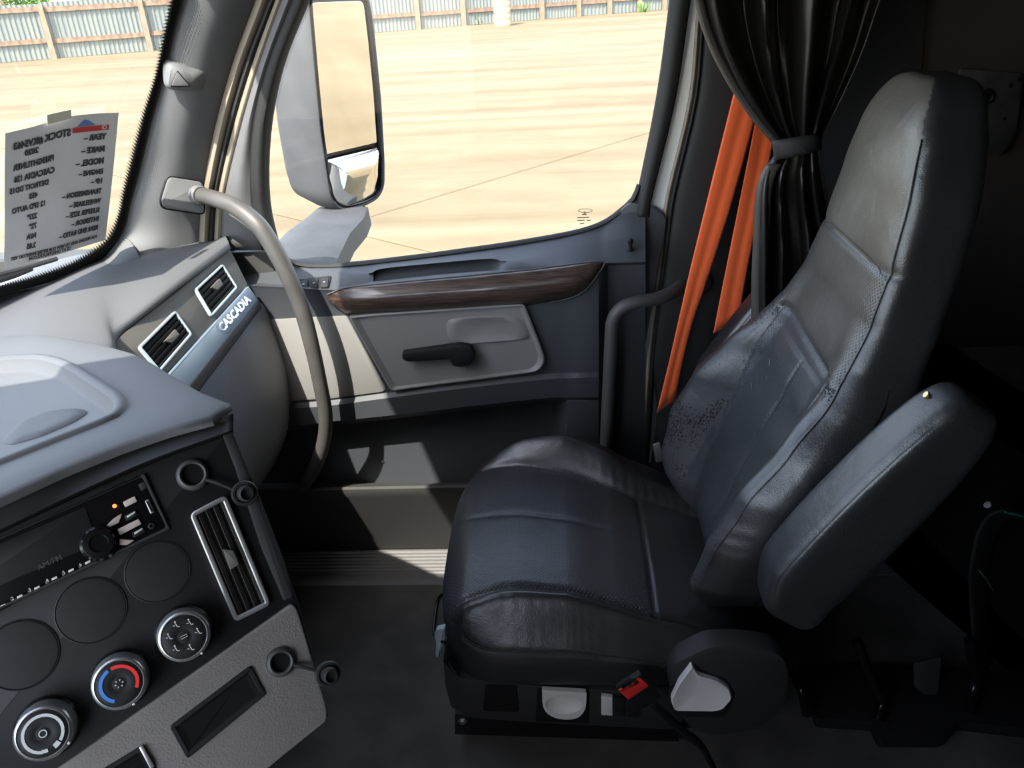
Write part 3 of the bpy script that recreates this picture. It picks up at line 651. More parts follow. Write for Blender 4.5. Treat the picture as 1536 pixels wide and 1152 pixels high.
# window and lock switches on the shelf
sw = rpoly(SP.many([(446, 419), (497, 413), (493, 431), (450, 437)], .004), .004, 3)
plate('switch_bezel', sw, SP.n, .006, MAT['black'], dr_, bev=.001)
for a, b in ((449, 462), (465, 477), (480, 493)):
    s = rpoly(SP.many([(a+1, 420-(a-449)*.11), (b, 420-(b-449)*.11), (b-1.5, 434-(b-449)*.1), (a+.5, 434-(a-449)*.1)], .008), .002, 3)
    o = plate('switch', s, SP.n, .005, MAT['dash_dark'], dr_, bev=.0015)
    c = sum(s, Vector())/len(s); mk('switch_symbol', [c+SP.n*.0008+Xv*dx*.004+Yv*dy*.005 for dx, dy in ((-.6, -.6), (.6, -.6), (.6, .6), (-.6, .6))], [(0, 1, 2, 3)], MAT['white'], o, smooth=False)
# lock button
lk = PY(945, 376, 1.888)
lathe('lock_button', lk, Zv, [(.010, 0), (.010, .004), (.006, .006), (.005, .016), (.0068, .02), (.0072, .027), (.004, .031)], MAT['black'], dr_, seg=20)
# screw on the pocket wall
lathe('screw', PY(574, 692, 1.962), -Yv, [(.003, 0), (.003, .002)], MAT['steel'], dr_, seg=10)

# B pillar
bp_ = root('trim_4', 'pale painted strip and seals of the door opening behind the side window', 'pillar', (.3, 1.98, 1), 'structure')
w1 = [1068, 1048, 1035, 1001, 995]
band('painted_jamb', yr, [a-4 for a in c1], w1, 1.985, 1.98, 1.975, MAT['body'], bp_)
yq = [-130, 0, 146, 292, 360, 430, 520, 600, 720]
band('seal_lip', yq, [1066, 1046, 1033, 999, 990, 981, 972, 966, 958], [1074, 1054, 1041, 1007, 998, 989, 979, 973, 965], 1.972, 1.965, 1.972, MAT['beige'], bp_)
band('rubber_seal', yq, [1072, 1052, 1039, 1005, 996, 987, 977, 971, 963], [1081, 1061, 1049, 1016, 1007, 998, 986, 980, 972], 1.972, 1.960, 1.97, MAT['rubber'], bp_)
tb = root('trim_5', 'dark grey pillar trim beside the orange seat belt', 'pillar', (.45, 1.97, .9), 'structure')
ye = [-130, 0, 146, 292, 420, 500, 560, 620, 700, 800]
xl = [1080, 1060, 1047, 1014, 994, 983, 979, 985, 975, 965]
rows = [[PY(a, y, 1.968), PY(a+8, y, 1.952), PY(a+50, y, 1.95), PY(a+95, y, 1.965), PY(a+110, y, 2.02), PY(a+330, y, 2.03)] for a, y in zip(xl, ye)]
sheet('pillar_cover', rows, MAT['dash_dark'], tb, nu=4, nv=4)
# door sill area behind seat foot
box('foot_cover', (.12, 1.90, -.05), (.75, 2.02, .25), MAT['black'], tb, bev=.01)

# ------------------------------------------------------------------ outside mirror
mn = Vector((.80, -.60, -.075)).normalized(); mc = PD(520, 150, 2.75)
MP = Plane(mc, mn)
mr = root('door_mirror', 'tall grey outside mirror on a grey bracket beyond the side window', 'mirror', mc)
face = [(458, -30), (461, 20), (470, 120), (478, 200), (487, 260), (493, 298), (505, 313), (520, 317), (548, 309), (568, 298), (577, 280), (577, 240), (572, 150), (562, 50), (556, 5), (545, -28), (500, -42)]
fc = rpoly(MP.many(face), .025, 3); cf = sum(fc, Vector())/len(fc)
bk = Vector((-.93, .30, 0)).normalized()
def off(l, d, s, dv=Vector((0, 0, 0))): c = sum(l, Vector())/len(l); return [c+(p-c)*s+bk*d+dv for p in l]
rim = inset(fc, .012, mn)
loops('housing', [off(fc, .20, .72), off(fc, .17, .88), off(fc, .09, .97), off(fc, .02, 1.0), fc, [p+mn*.004 for p in inset(fc, .005, mn)], rim], MAT['mirror_shell'], mr, cap0=True, cap1=False, sharp=50)
loops('bezel', [[p+mn*.002 for p in rim], [p+mn*.006 for p in inset(rim, .006, mn)], [p-mn*.012 for p in inset(rim, .012, mn)]], MAT['gloss'], mr, cap1=True, sharp=40)
gt = rpoly(MP.many([(467, 4), (546, 1), (553, 60), (561, 140), (566, 214), (487, 232), (480, 170), (471, 80)]), [.02, .02, .001, .001, .006, .006, .001, .001], 4)
plate('flat_glass', gt, mn, .008, MAT['mirror'], mr, bev=.0012, front=-.002, smooth=False)
gb = rpoly(MP.many([(489, 240), (566, 221), (569, 262), (563, 290), (545, 301), (517, 309), (504, 305), (496, 290)]), [.006, .006, .02, .02, .02, .02, .01, .02], 5)
cg = sum(gb, Vector())/len(gb)
ls = [gb]+[[cg+(p-cg)*s+mn*(.020*(1-s*s)+.16*(1-s)*0+.012*(1-s**6)+s*(1-s**4)*.30*(p.z-cg.z)) for p in gb] for s in (.94, .86, .75, .6, .45, .3, .15, .05)]
loops('convex_glass', ls, MAT['mirror'], mr, cap1=True, sharp=80)
arm = [[PD(x, y, t) for x, y, t in r] for r in (((474, 314, 2.95), (552, 311, 2.95)), ((455, 330, 2.80), (545, 328, 2.80)), ((430, 348, 2.6), (525, 350, 2.6)), ((408, 372, 2.45), (508, 385, 2.45)), ((395, 400, 2.3), (495, 412, 2.3)))]
ls = [[a, a.lerp(b, .1)+Vector((0, -.006, .010)), a.lerp(b, .5)+Vector((0, -.006, .014)), a.lerp(b, .9)+Vector((0, -.006, .010)), b, b+Vector((0, .02, -.07)), a+Vector((0, .02, -.07))] for a, b in arm]
loops('bracket', ls, MAT['mirror_shell'], mr, cap0=True, cap1=True, sharp=50)
# ------------------------------------------------------------------ dashboard
def resa(poly, c, n):
    """resample a closed pixel polygon at n equal angles about c"""
    out = []
    for k in range(n):
        a = 2*pi*k/n; d = (cos(a), sin(a)); best = None
        for i in range(len(poly)):
            (x1, y1), (x2, y2) = poly[i-1], poly[i]
            ex, ey = x2-x1, y2-y1; den = d[0]*ey-d[1]*ex
            if abs(den) < 1e-9: continue
            t = ((x1-c[0])*ey-(y1-c[1])*ex)/den; s = ((x1-c[0])*d[1]-(y1-c[1])*d[0])/den
            if t > 0 and -1e-9 <= s <= 1+1e-9: best = t if best is None else min(best, t)
        out.append((c[0]+d[0]*best, c[1]+d[1]*best))
    return out
def rp2(pts, r, seg=4): return [(p.x, p.y) for p in rpoly([(x, y, 0) for x, y in pts], r, seg)]
FP = plane3(PX(175, 495, -.885), PY(345, 365, 1.9), PY(385, 430, 1.88))
fu = (FP(345, 365)-FP(175, 495)).normalized()
da = root('dashboard', 'passenger side dashboard with two slatted air vents and grey glovebox below the windscreen', 'dashboard', (-1.0, 1.5, .9))
zt = .985
Bk = [PZ(x, y, zt) for x, y in ((-300, 530), (-160, 490), (0, 449), (65, 433), (120, 420), (175, 398), (240, 376), (300, 364), (336, 358))]
Fr = [PZ(x, y, z) for x, y, z in ((-300, 640, .965), (-100, 600, .965), (60, 575, .962), (130, 550, .960), (168, 520, .958), (174, 498, .958))]
Fe = [FP(x, y, .012) for x, y in ((230, 453), (290, 407), (344, 367))]
Fr = Fr+Fe
Bk2 = [p+Vector((-.25, 0, -.01)) for p in Bk]
rows = [Bk2, Bk, [b.lerp(f, .35)+Vector((0, 0, .012)) for b, f in zip(Bk, Fr)], [b.lerp(f, .7)+Vector((0, 0, .012)) for b, f in zip(Bk, Fr)], [b.lerp(f, .93)+Vector((0, 0, .006)) for b, f in zip(Bk, Fr)], Fr,
        [f+Vector((.001, 0, -.012)) for f in Fr], [f+Vector((-.02, 0, -.014)) for f in Fr]]
sheet('top_pad', rows, MAT['dash'], da, nu=4, nv=3, sharp=60)
ft = FP.many([(172, 512), (178, 505), (344, 374), (350, 381), (373, 428), (256, 557), (215, 600), (150, 560)])
plate('fascia', rpoly(ft, [.02, .02, .01, .01, .004, .004, .004, .02], 4), FP.n, .02, MAT['fascia'], da, bev=.004)
sp_ = FP.many([(256, 557), (373, 428), (388, 450), (289, 576), (262, 610), (220, 600)], .008)
plate('accent_strip', rpoly(sp_, .004, 3), FP.n, .02, MAT['strip'], da, bev=.003)
plate('gap_shadow_panel', rpoly(FP.many([(288, 574), (388, 449), (393, 461), (301, 585), (280, 608), (270, 600)], .009), .002, 2), FP.n, .02, MAT['black'], da, bev=.001)
up_ = FP.n.cross(fu); up_ = up_ if up_.z > 0 else -up_
text('CASCADIA', FP(333, 499, .010), FP(386, 440, .010)-FP(333, 499, .010), up_, .027, MAT['chrome'], da, 'chrome_lettering', depth=.002, bold=.02, sx=1.17)
# underlying body, glovebox door
sil = [(391, 459), (411, 504), (427, 553), (432, 596), (432, 632), (423, 668), (398, 712)]
far = [PY(x, y, 1.86) for x, y in sil]
e_ = (FP(175, 495)-FP(345, 365)); e_ = e_/abs(e_.y)
near = [p+e_*.85 for p in far]
rows = []
for i, (a, b) in enumerate(zip(far, near)):
    rows.append([a+Vector((-.05, .004, -.01)), a+Vector((-.008, .002, 0)), a, a.lerp(b, .2)+Vector((.006, 0, 0)), a.lerp(b, .5)+Vector((.012, 0, 0)), b])
rows = [[p+Vector((-.04, 0, -.004)) for p in rows[0]]]+rows+[[p+Vector((-.10, 0, -.02)) for p in rows[-1]]]
sheet('glovebox_door', rows, MAT['glovebox'], da, nu=4, nv=4, sharp=50)
bo = [FP(344, 370), FP(350, 381), FP(373, 428)]+[p+Vector((-.035, 0, 0)) for p in far]
bo = [p+FP.n*-.024 if i < 3 else p for i, p in enumerate(bo)]
bo += [Vector((-1.08, 1.86, .25)), Vector((-1.08, 1.86, .92))]
bo = [Vector((p.x, 1.865, p.z)) for p in bo]
loops('body', [bo, [p+e_*.9 for p in bo]], MAT['dash_dark'], da, cap0=True, cap1=True, sharp=30)
def vent(A, B, C_, D, pl, n, along, metal, fw, parent, fin='black', tab=(.55, .5), nsl=5, r=.008, dep=.03, tabsz=(.3, .25)):
    """four corners on a plane; slats run along A-B"""
    o = rpoly([A, B, C_, D], r, 5); i_ = inset(o, fw, n)
    v = frame('vent_frame', o, i_, n, .004, metal, parent, bev=.0015, h=.008)
    loops('duct', [[p+n*.005 for p in i_], [p+n*.0012 for p in i_]], MAT['matte_black'], v, cap1=True, sharp=30)
    A, B, C_, D = [a+((c-a).normalized()*fw*1.2) for a, c in zip((A, B, C_, D), (C_, D, A, B))]
    for k in range(nsl):
        t = (k+.7)/(nsl+.4); a, b = A.lerp(D, t), B.lerp(C_, t); w_ = (D-A).length/(nsl+1)*.62; dn = (D-A).normalized()
        q = [a+n*.0062, b+n*.0062, b+n*.0026+dn*w_, a+n*.0026+dn*w_]
        q2 = [p-n*.0012-dn*.0006 for p in q]
        mk('slat', q+q2, [(0, 1, 2, 3), (4, 7, 6, 5), (0, 4, 5, 1), (2, 6, 7, 3), (1, 5, 6, 2), (0, 3, 7, 4)], MAT[fin], v, smooth=False)
    s, t = tab; c = A.lerp(B, s).lerp(D.lerp(C_, s), t); uu = (B-A).normalized()*(B-A).length*tabsz[0]/2; vv = (D-A).normalized()*(D-A).length*tabsz[1]/2
    plate('thumb_tab', rpoly([c-uu*1.3-vv*.8, c+uu-vv, c+uu+vv, c-uu*.6+vv], .002, 3), n, .012, MAT['fascia'], v, bev=.001, front=.0095)
    return v
vent(FP(205, 522), FP(260, 467), FP(286, 503), FP(237, 560), FP, FP.n, None, MAT['lever_blue'], .0055, da, tab=(.62, .55))
vent(FP(290, 435), FP(331, 397), FP(354, 433), FP(315, 477), FP, FP.n, None, MAT['lever_blue'], .0055, da, tab=(.55, .4))

# ------------------------------------------------------------------ centre console
CA = PD(355, 640, .97); CB = PD(0, 800, .86); CC = PD(490, 1075, .95)
CP = plane3(CA, CB, CC); cn_ = CP.n
co = root('center_console', 'angled black centre console with radio, round climate knobs and grey lower panel', 'console', (-.7, .7, .9))
fc_ = CP.many([(346, 640), (373, 706), (396, 764), (427, 845), (448, 905), (494, 1075), (470, 1100), (300, 1240), (-200, 1320), (-200, 880), (0, 796)])
plate('face_panel', rpoly(fc_, .004, 3), cn_, .10, MAT['black'], co, bev=.004)
sidep = CP.many([(332, 648), (346, 641), (374, 706), (397, 764), (428, 845), (440, 895), (426, 902), (392, 822), (352, 700)], .004)
plate('edge_trim', rpoly(sidep, .003, 3), cn_, .01, MAT['dash_dark'], co, bev=.002)
TPl = plane3(PZ(355, 618, 1.104), PZ(0, 745, 1.09), PZ(140, 528, 1.035))
outp = rp2([(357, 616), (350, 604), (300, 586), (250, 556), (205, 529), (140, 512), (60, 500), (-60, 505), (-260, 560), (-320, 860), (-100, 790), (0, 744), (95, 701), (180, 667), (250, 643), (320, 624)], 14, 3)
trp = rp2([(62, 533), (104, 543), (192, 598), (186, 622), (60, 672), (-10, 700), (-120, 745), (-230, 700), (-120, 560), (0, 537)], 22, 4)
ctr = (0, 625); N_ = 96
O = resa(outp, ctr, N_); T1 = resa(trp, ctr, N_)
def sh(P_, k): return [(ctr[0]+(x-ctr[0])*k, ctr[1]+(y-ctr[1])*k) for x, y in P_]
Ow = TPl.many(O); nT = TPl.n
Tw = TPl.many(T1); Ti = inset(Tw, .008, nT); Ti2 = inset(Tw, .020, nT); Ti3 = inset(Tw, .026, nT)
dn = -nT
loops('top_cover', [[p+dn*.016 for p in inset(Ow, .02, nT)], [p+dn*.012 for p in Ow], [p+dn*.004 for p in Ow], [p+dn*.002 for p in inset(Ow, .002, nT)], inset(Ow, .008, nT),
      [a.lerp(b, .5)+nT*.001 for a, b in zip(Ow, Tw)], [p for p in inset(Tw, -.003, nT)], [p+nT*.0045 for p in Tw], [p+nT*.0055 for p in Ti], [p+nT*.001 for p in inset(Tw, .014, nT)]], MAT['dash'], co, cap0=False, cap1=False, sharp=50)
ty = loops('tray', [[p+nT*.001 for p in inset(Tw, .014, nT)], [p-nT*.016 for p in Ti2], [p-nT*.021 for p in Ti3]], MAT['dash'], co, cap1=True, sharp=50)
lens = [(2, 660), (30, 632), (70, 618), (118, 612), (135, 618), (110, 634), (60, 655), (14, 668)]
lz = TPl.many(rp2(lens, 10, 4), -.0205); cl = sum(lz, Vector())/len(lz)
loops('tray_rib', [lz, [p.lerp(cl, .12)+nT*.003 for p in lz], [p.lerp(cl, .35)+nT*.0045 for p in lz], [p.lerp(cl, .8)+nT*.003 for p in lz]], MAT['dash'], ty, cap1=True, sharp=60)
# dark brow below the cover
brow = [(-220, 850), (-100, 800), (0, 758), (95, 714), (180, 681), (250, 657), (320, 637), (350, 628)]
sheet('brow', [[TPl(x, y-8, -.008) for x, y in brow], [TPl(x, y, -.014) for x, y in brow], [CP(x, y+16+min(20, (352-x)*.07), .010) for x, y in brow], [CP(x, y+22+min(20, (352-x)*.07), .0) for x, y in brow]], MAT['dash_dark'], co, nu=3, nv=1, solid=.004)
box('pedestal', (-1.15, .15, 0), (-.66, .98, .93), MAT['matte_black'], co, bev=.02)
# radio
ra = plate('radio', rpoly(CP.many([(-160, 878), (213, 714), (250, 792), (-160, 985)], .001), .003, 3), cn_, .01, MAT['gloss'], co, bev=.001)
def q_on(name, pts, m, par, h, d=.002, r=.0012, b=.0006): return plate(name, rpoly(CP.many(pts, h), r, 3), cn_, d, m, par, bev=b)
frame('radio_surround', rpoly(CP.many([(-168, 884), (217, 709), (256, 794), (-168, 993)], .001), .003, 3), rpoly(CP.many([(-160, 880), (213, 715), (250, 791), (-160, 985)], .001), .003, 3), cn_, .006, MAT['dash_dark'], co, bev=.001, h=.003)
q_on('display', [(-120, 868), (128, 760), (146, 815), (-120, 930)], MAT['black'], ra, .002)
q_on('button', [(184, 753), (202, 744), (206, 752), (188, 761)], MAT['pinkish'], ra, .0035)
q_on('button', [(176, 756), (176, 756.5), (180, 760), (178, 762)], MAT['black'], ra, .003, b=.0002, r=.0002)
q_on('button', [(159, 789), (170, 778), (183, 770), (178, 784), (162, 792)], MAT['pinkish'], ra, .0035)
q_on('button', [(176, 794), (208, 778), (212, 786), (180, 803)], MAT['pinkish'], ra, .0035)
q_on('button', [(177, 808), (202, 810), (190, 818), (177, 817)], MAT['pinkish'], ra, .0035)
for (a, b) in ((195, 772), (206, 797)):
    q_on('button', [(a-9, b+2), (a+8, b-7), (a+12, b+1), (a-5, b+10)], MAT['black'], ra, .003)
    q_on('button_mark', [(a-5, b+2), (a+7, b-5), (a+8, b-3), (a-4, b+5)], MAT['white'], ra, .0036, d=.0005, r=.0003, b=.0001)
q_on('usb_port', [(217, 751), (223, 748), (232, 768), (226, 771)], MAT['satin'], ra, .003)
q_on('usb_slot', [(219, 753), (222, 751.5), (230, 767), (227.5, 768.5)], MAT['matte_black'], ra, .0038, d=.001, r=.0004, b=.0002)
q_on('release_tab', [(207, 727), (216, 722), (221, 731), (212, 737)], MAT['dash_dark'], ra, .004)
lathe('aux_socket', CP(227, 789, .001), cn_, [(.0035, 0), (.0035, .0025), (.0020, .003), (.0018, 0)], MAT['dash_dark'], ra, seg=16)
lathe('power_light', CP(172, 759, .001), cn_, [(.0022, 0), (.0022, .0022), (.001, .003)], MAT['led'], ra, seg=12)
kn = lathe('volume_knob', CP(150, 815, .001), cn_, [(.020, 0), (.020, .003), (.0165, .006), (.0165, .012), (.015, .014), (.010, .0145), (.009, .012)], MAT['gloss'], ra, seg=36)
for a in (2.0, 2.6, 3.2, 3.8):
    u = (CP(160, 811)-CP(150, 815)).normalized(); v = cn_.cross(u)
    c = CP(150, 815, .0072)+(u*cos(a)+v*sin(a))*.0182
    lathe('knob_mark', c, cn_, [(.0016, 0), (.0014, .0008)], MAT['dull_steel'], kn, seg=8)
for k, (x, y) in enumerate(((130, 846), (105, 858), (80, 870), (54, 884), (28, 897), (3, 911), (-24, 925))):
    q_on('preset_button', [(x-13, y+1), (x+9, y-9), (x+12, y-2), (x-10, y+9)], MAT['gloss'], ra, .003)
    q_on('preset_mark', [(x-3, y-2), (x+5, y-6), (x+6, y-3), (x-2, y+1)], MAT['white'], ra, .0037, d=.0005, r=.0003, b=.0001)
    text(str(k+1) if False else '6543217'[k], CP(x-10, y+4, .0032), CP(x, y-1)-CP(x-10, y+4), cn_.cross(CP(x, y-1)-CP(x-10, y+4)), .0055, MAT['white'], ra, 'preset_mark')
text('AM/FM', CP(58, 856, .0032), CP(100, 836)-CP(58, 856), cn_.cross(CP(100, 836)-CP(58, 856)), .0085, MAT['dimprint'], ra, 'display_print')
# three round blanking plates
for k, (x, y, r) in enumerate(((237, 857, .0335), (137, 915, .0345), (32, 982, .0350))):
    lathe('blanking_plate', CP(x, y, 0), cn_, [(r+.0016, -.001), (r+.0016, .0008), (r+.0006, .0013), (r, .0002), (r-.001, .0008), (r-.006, .0012), (.001, .0016)], MAT['black'], co, seg=64, sharp=25)
# climate knobs
def climate(x, y, kind):
    c = CP(x, y, 0); u = (CP(x+10, y-5)-CP(x, y)).normalized(); v = cn_.cross(u); v = v if v.z > 0 else -v
    k = lathe('climate_knob', c, cn_, [(.0315, 0), (.0315, .003), (.0290, .006)], MAT['gloss'], co, seg=56)
    lathe('knob_ring', c, cn_, [(.0290, .003), (.0286, .015), (.0274, .029), (.0258, .0335), (.0240, .0342), (.0232, .0330)], MAT['satin'], k, seg=64, cap=False, sharp=50)
    lathe('knob_face', c, cn_, [(.0233, .010), (.0233, .0327), (.0228, .0332), (.0090, .0332), (.0075, .0325), (.0060, .0329), (.001, .0332)], MAT['black'], k, seg=48, sharp=50)
    T = c+cn_*.0336
    def arc(a0, a1, r0, r1, m, nm='knob_print', h=.0006):
        n = 22; P_ = []
        for j in range(n+1):
            a = radians(a0+(a1-a0)*j/n); d = u*cos(a)+v*sin(a); P_.append((T+d*r0, T+d*r1))
        vs = [p for pr in P_ for p in pr]+[p+cn_*h for pr in P_ for p in pr]; M_ = 2*(n+1)
        fs = []
        for j in range(n):
            a = 2*j; fs += [(a, a+1, a+3, a+2), (M_+a, M_+a+2, M_+a+3, M_+a+1), (a, a+2, M_+a+2, M_+a), (a+1, M_+a+1, M_+a+3, a+3)]
        mk(nm, vs, fs, m, k, smooth=False)
    if kind == 0:
        arc(-50, 250, .0165, .0195, MAT['white']); arc(-75, -55, .0150, .0200, MAT['white'])
        arc(0, 360, .0030, .0040, MAT['white'])
        arc(-115, -95, .0155, .0190, MAT['white'])
    elif kind == 1:
        arc(105, 235, .0160, .0195, MAT['blue']); arc(-62+20, 95, .0160, .0195, MAT['red'])
        for a in range(0, 360, 60): arc(a-9, a+9, .0028, .0044, MAT['white'])
    else:
        for a in (-10, 45, 100, 155, 215, 275):
            d = u*cos(radians(a))+v*sin(radians(a)); p = T+d*.0150
            tube('knob_print', [p+v*.0028, p+u*.0006, p+u*.0008-v*.0020, p+u*.0030-v*.0026], .00055, MAT['white'], k, seg=6, n=2)
            lathe('knob_print', p+v*.0040+u*.0002, cn_, [(.0010, 0), (.0010, .0004)], MAT['white'], k, seg=8)
            tube('knob_print', [p-u*.0032+v*.0012, p-u*.0012+v*.0002], .0005, MAT['white'], k, seg=6, n=1)
        q4 = [T+u*a+v*b for a, b in ((-.0035, -.0016), (.0035, -.0016), (.0035, .0016), (-.0035, .0016))]
        frame('knob_print', q4, inset(q4, .0006, cn_), cn_, .0002, MAT['white'], k, bev=.0001, h=.0005)
    a = radians({0: -50, 1: -80, 2: -70}[kind]); d = u*cos(a)+v*sin(a)
    lathe('pointer', c+d*.0268+cn_*.029, cn_, [(.0016, 0), (.0016, .0042), (.0010, .0048)], MAT['white'], k, seg=10)
climate(276, 950, 2); climate(182, 1018, 1); climate(72, 1090, 0)
for (x0, y0, x1, y1) in ((222, 990, 250, 973), (116, 1062, 146, 1040)):
    q_on('seam_line', [(x0, y0), (x1, y1), (x1+.5, y1+1.5), (x0+.5, y0+1.5)], MAT['dash_dark'], co, .0012, d=.001, r=.0003, b=.0002)
# console vent
cv = vent(CP(284, 771), CP(352, 933), CP(406, 906), CP(338, 742), CP, cn_, None, MAT['satin'], .0055, co, fin='fin', tab=(.50, .52), nsl=4, r=.007, dep=.04, tabsz=(.18, .28))
# grey lower panel with pocket and lower recess
lp_ = CP.many([(437, 904), (446, 915), (491, 1066), (489, 1082), (395, 1158), (300, 1240), (-60, 1290), (78, 1158)], .002)
plate('lower_panel', rpoly(lp_, .004, 3), cn_, .03, MAT['console_grey'], co, bev=.003, front=.002)
def pocket(name, pts, hole, h=.004):
    o = rpoly(CP.many(pts, h), .004, 4); i_ = inset(o, .0055, cn_)
    f_ = frame(name, o, i_, cn_, .002, MAT['black'], co, bev=.001, h=.003)
    loops('recess', [[p+cn_*.002 for p in i_], [p.lerp(sum(o, Vector())/len(o), .12)+cn_*.0005 for p in i_]], MAT['matte_black'], f_, cap1=True, smooth=False)
pocket('small_pocket', [(254, 1089), (376, 997), (399, 1041), (281, 1138)], 0)
pocket('lower_pocket', [(130, 1168), (215, 1116), (240, 1165), (170, 1230)], 0)
q_on('chrome_edge', [(208, 1121), (214, 1118), (232, 1150), (226, 1154)], MAT['satin'], co, .009, d=.003, r=.001)
# power sockets with tethered caps
for (x, y, r, cx, cy) in ((289, 712, .0165, 366, 740), (421, 993, .0150, 491, 1010)):
    hs_ = .002 if y < 900 else .0055
    s = lathe('power_socket', CP(x, y, hs_), cn_, [(r+.002, -.002), (r+.002, .002), (r, .005), (r-.0022, .006), (r-.0038, .005), (r-.0045, -.001)], MAT['dull_steel'], co, seg=40, sharp=40)
    lathe('socket_hole', CP(x, y, hs_-.0005), cn_, [(r-.0040, 0), (r-.0040, .0004)], MAT['matte_black'], s, seg=30)
    cc = CP(cx, cy, .012)
    cp2 = lathe('socket_cap', cc, (cn_+Vector((.1, 0, -.1))).normalized(), [(.0145, 0), (.0152, .003), (.0140, .006), (.0115, .006), (.0110, .004), (.0095, .004), (.0090, .016), (.0070, .0175), (.0065, .012), (.001, .012)], MAT['rubber'], co, seg=36, sharp=40)
    tube('cap_strap', [CP(x, y, .006)+(cc-CP(x, y)).normalized()*r, CP((x+cx)/2, (y+cy)/2-1, .011), cc-(cc-CP(x, y)).normalized()*.013], .0022, MAT['rubber'], co, seg=8, n=4)

# ------------------------------------------------------------------ grab bars
g1 = root('grab_bar', 'long curved grey grab bar running from the front pillar down beside the dashboard', 'grab bar', PY(400, 400, 1.78), group=None)
gpth = [PY(300, 293, 1.89), PY(318, 297, 1.86), PY(350, 309, 1.82), (PY(382, 332, 1.79)), PY(402, 358, 1.78), PY(428, 405, 1.775), PY(452, 462, 1.775), PY(468, 520, 1.775), PY(480, 575, 1.785), PY(488, 620, 1.80), PY(487, 655, 1.82), PY(475, 695, 1.84), PY(455, 730, 1.87)]
tube('bar', gpth, lambda t: .0185+.002*sin(pi*min(1, t*1.6)), MAT['handle'], g1, seg=20, n=6)
mp_ = Plane(PY(275, 290, 1.885), (CAM-PY(275, 290, 1.885)).normalized()+Vector((.3, 0, 0)))
mo = rpoly(mp_.many([(252, 265), (304, 273), (306, 321), (244, 312), (241, 300)]), .012, 4)
plate('pillar_mount', mo, mp_.n, .03, MAT['pillar'], g1, bev=.006, front=.008)
frame('mount_groove', [p+mp_.n*.003 for p in inset(mo, -.003, mp_.n)], mo, mp_.n, .01, MAT['black'], g1, bev=.0008, h=0)
lathe('collar', PY(300, 293, 1.885), (PY(318, 297, 1.86)-PY(300, 293, 1.89)), [(.022, -.015), (.024, -.002), (.0205, .004)], MAT['pillar'], g1, seg=24)
g2 = root('grab_bar', 'dark bent grab bar on the rear edge of the door opening, behind the seat cushion', 'grab bar', PY(915, 500, 1.9))
gp2 = [PY(1022, 428, 1.95), PY(1010, 437, 1.92), PY(985, 448, 1.88), PY(955, 453, 1.86), PY(932, 462, 1.855), PY(919, 482, 1.855), PY(916, 520, 1.855), PY(912, 600, 1.86), PY(909, 660, 1.865), PY(906, 740, 1.88)]
tube('bar', gp2, .0165, MAT['bar_dark'], g2, seg=18, n=6)
lathe('end_mount', PY(1050, 423, 1.955), -Yv, [(.032, -.02), (.032, .006), (.026, .012), (.001, .013)], MAT['black'], g2, seg=24)

# ------------------------------------------------------------------ notice taped inside the windscreen
pp = root('paper_notice', 'white printed sheet taped inside the windscreen, its lettering reading backwards', 'paper', WPl(90, 280, .02))
pc = [[(8, 200), (50, 190), (93, 177), (135, 171), (178, 169)], [(7, 265), (48, 255), (90, 244), (131, 238), (172, 233)], [(7, 335), (47, 324), (87, 314), (127, 306), (165, 300)], [(6, 402), (44, 393), (84, 383), (122, 371), (158, 360)]]
hgt = [.012, .008, .006, .008, .012]
R_ = [[WPl(x, y, hgt[j]+.004) for j, (x, y) in enumerate(r)] for r in pc]
pg = [cr(r, 4) for r in R_]; cols = [cr([pg[i][j] for i in range(4)], 5) for j in range(17)]
pgd = [[cols[j][i] for j in range(17)] for i in range(16)]
v = [p for r in pgd for p in r]; mk('sheet', v, [(i*17+j, i*17+j+1, (i+1)*17+j+1, (i+1)*17+j) for i in range(15) for j in range(16)], MAT['paper'], pp)
def onpaper(s, t):
    """s 0..1 across as read from outside (right edge of the photo = 0), t 0..1 down"""
    x = (1-s)*16; y = t*15; i = min(14, int(y)); j = min(15, int(x)); a, b = y-i, x-j
    return pgd[i][j]*(1-a)*(1-b)+pgd[i][j+1]*(1-a)*b+pgd[i+1][j]*a*(1-b)+pgd[i+1][j+1]*a*b
def ptext(s_, s0, t0, hh, m=MAT['ink'], wmax=None, nm='printed_line', bold=.05):
    o0 = onpaper(s0, t0); u = onpaper(min(1, s0+.1), t0)-o0; v_ = onpaper(s0, max(0, t0-.05))-o0
    o = text(s_, (0, 0, 0), (1, 0, 0), (0, 1, 0), 1, m, None, nm, depth=0, bold=bold)
    W0 = WLOC[o.name]; vs = [v.co+W0 for v in o.data.vertices]; wd_ = max(v.x for v in vs)
    sc = hh; sx = sc*.80*1.25
    if wmax and wd_*sx > wmax: sx = wmax/wd_
    out = [onpaper(max(0, min(1, s0+v.x*sx)), max(0, min(1, t0-v.y*sc)))+WPl.n*.0012 for v in vs]
    fs = [tuple(p.vertices) for p in o.data.polygons]; bpy.data.objects.remove(o)
    return mk(nm, out, fs, m, pp, smooth=False)
mk('printed_logo', [onpaper(a, b)+WPl.n*.001 for a, b in ((.08, .085), (.40, .085), (.40, .125), (.08, .125))], [(0, 1, 2, 3)], MAT['inkred'], pp, smooth=False)
ptext('OHIO', .10, .118, .045, MAT['paper'], wmax=.13)
mk('printed_logo', [onpaper(a, b)+WPl.n*.001 for a, b in ((.20, .082), (.26, .045), (.30, .035), (.36, .082))], [(0, 1, 2, 3)], MAT['inkblue'], pp, smooth=False)
ptext('STOCK #KV5463', .42, .14, .075, wmax=.51)
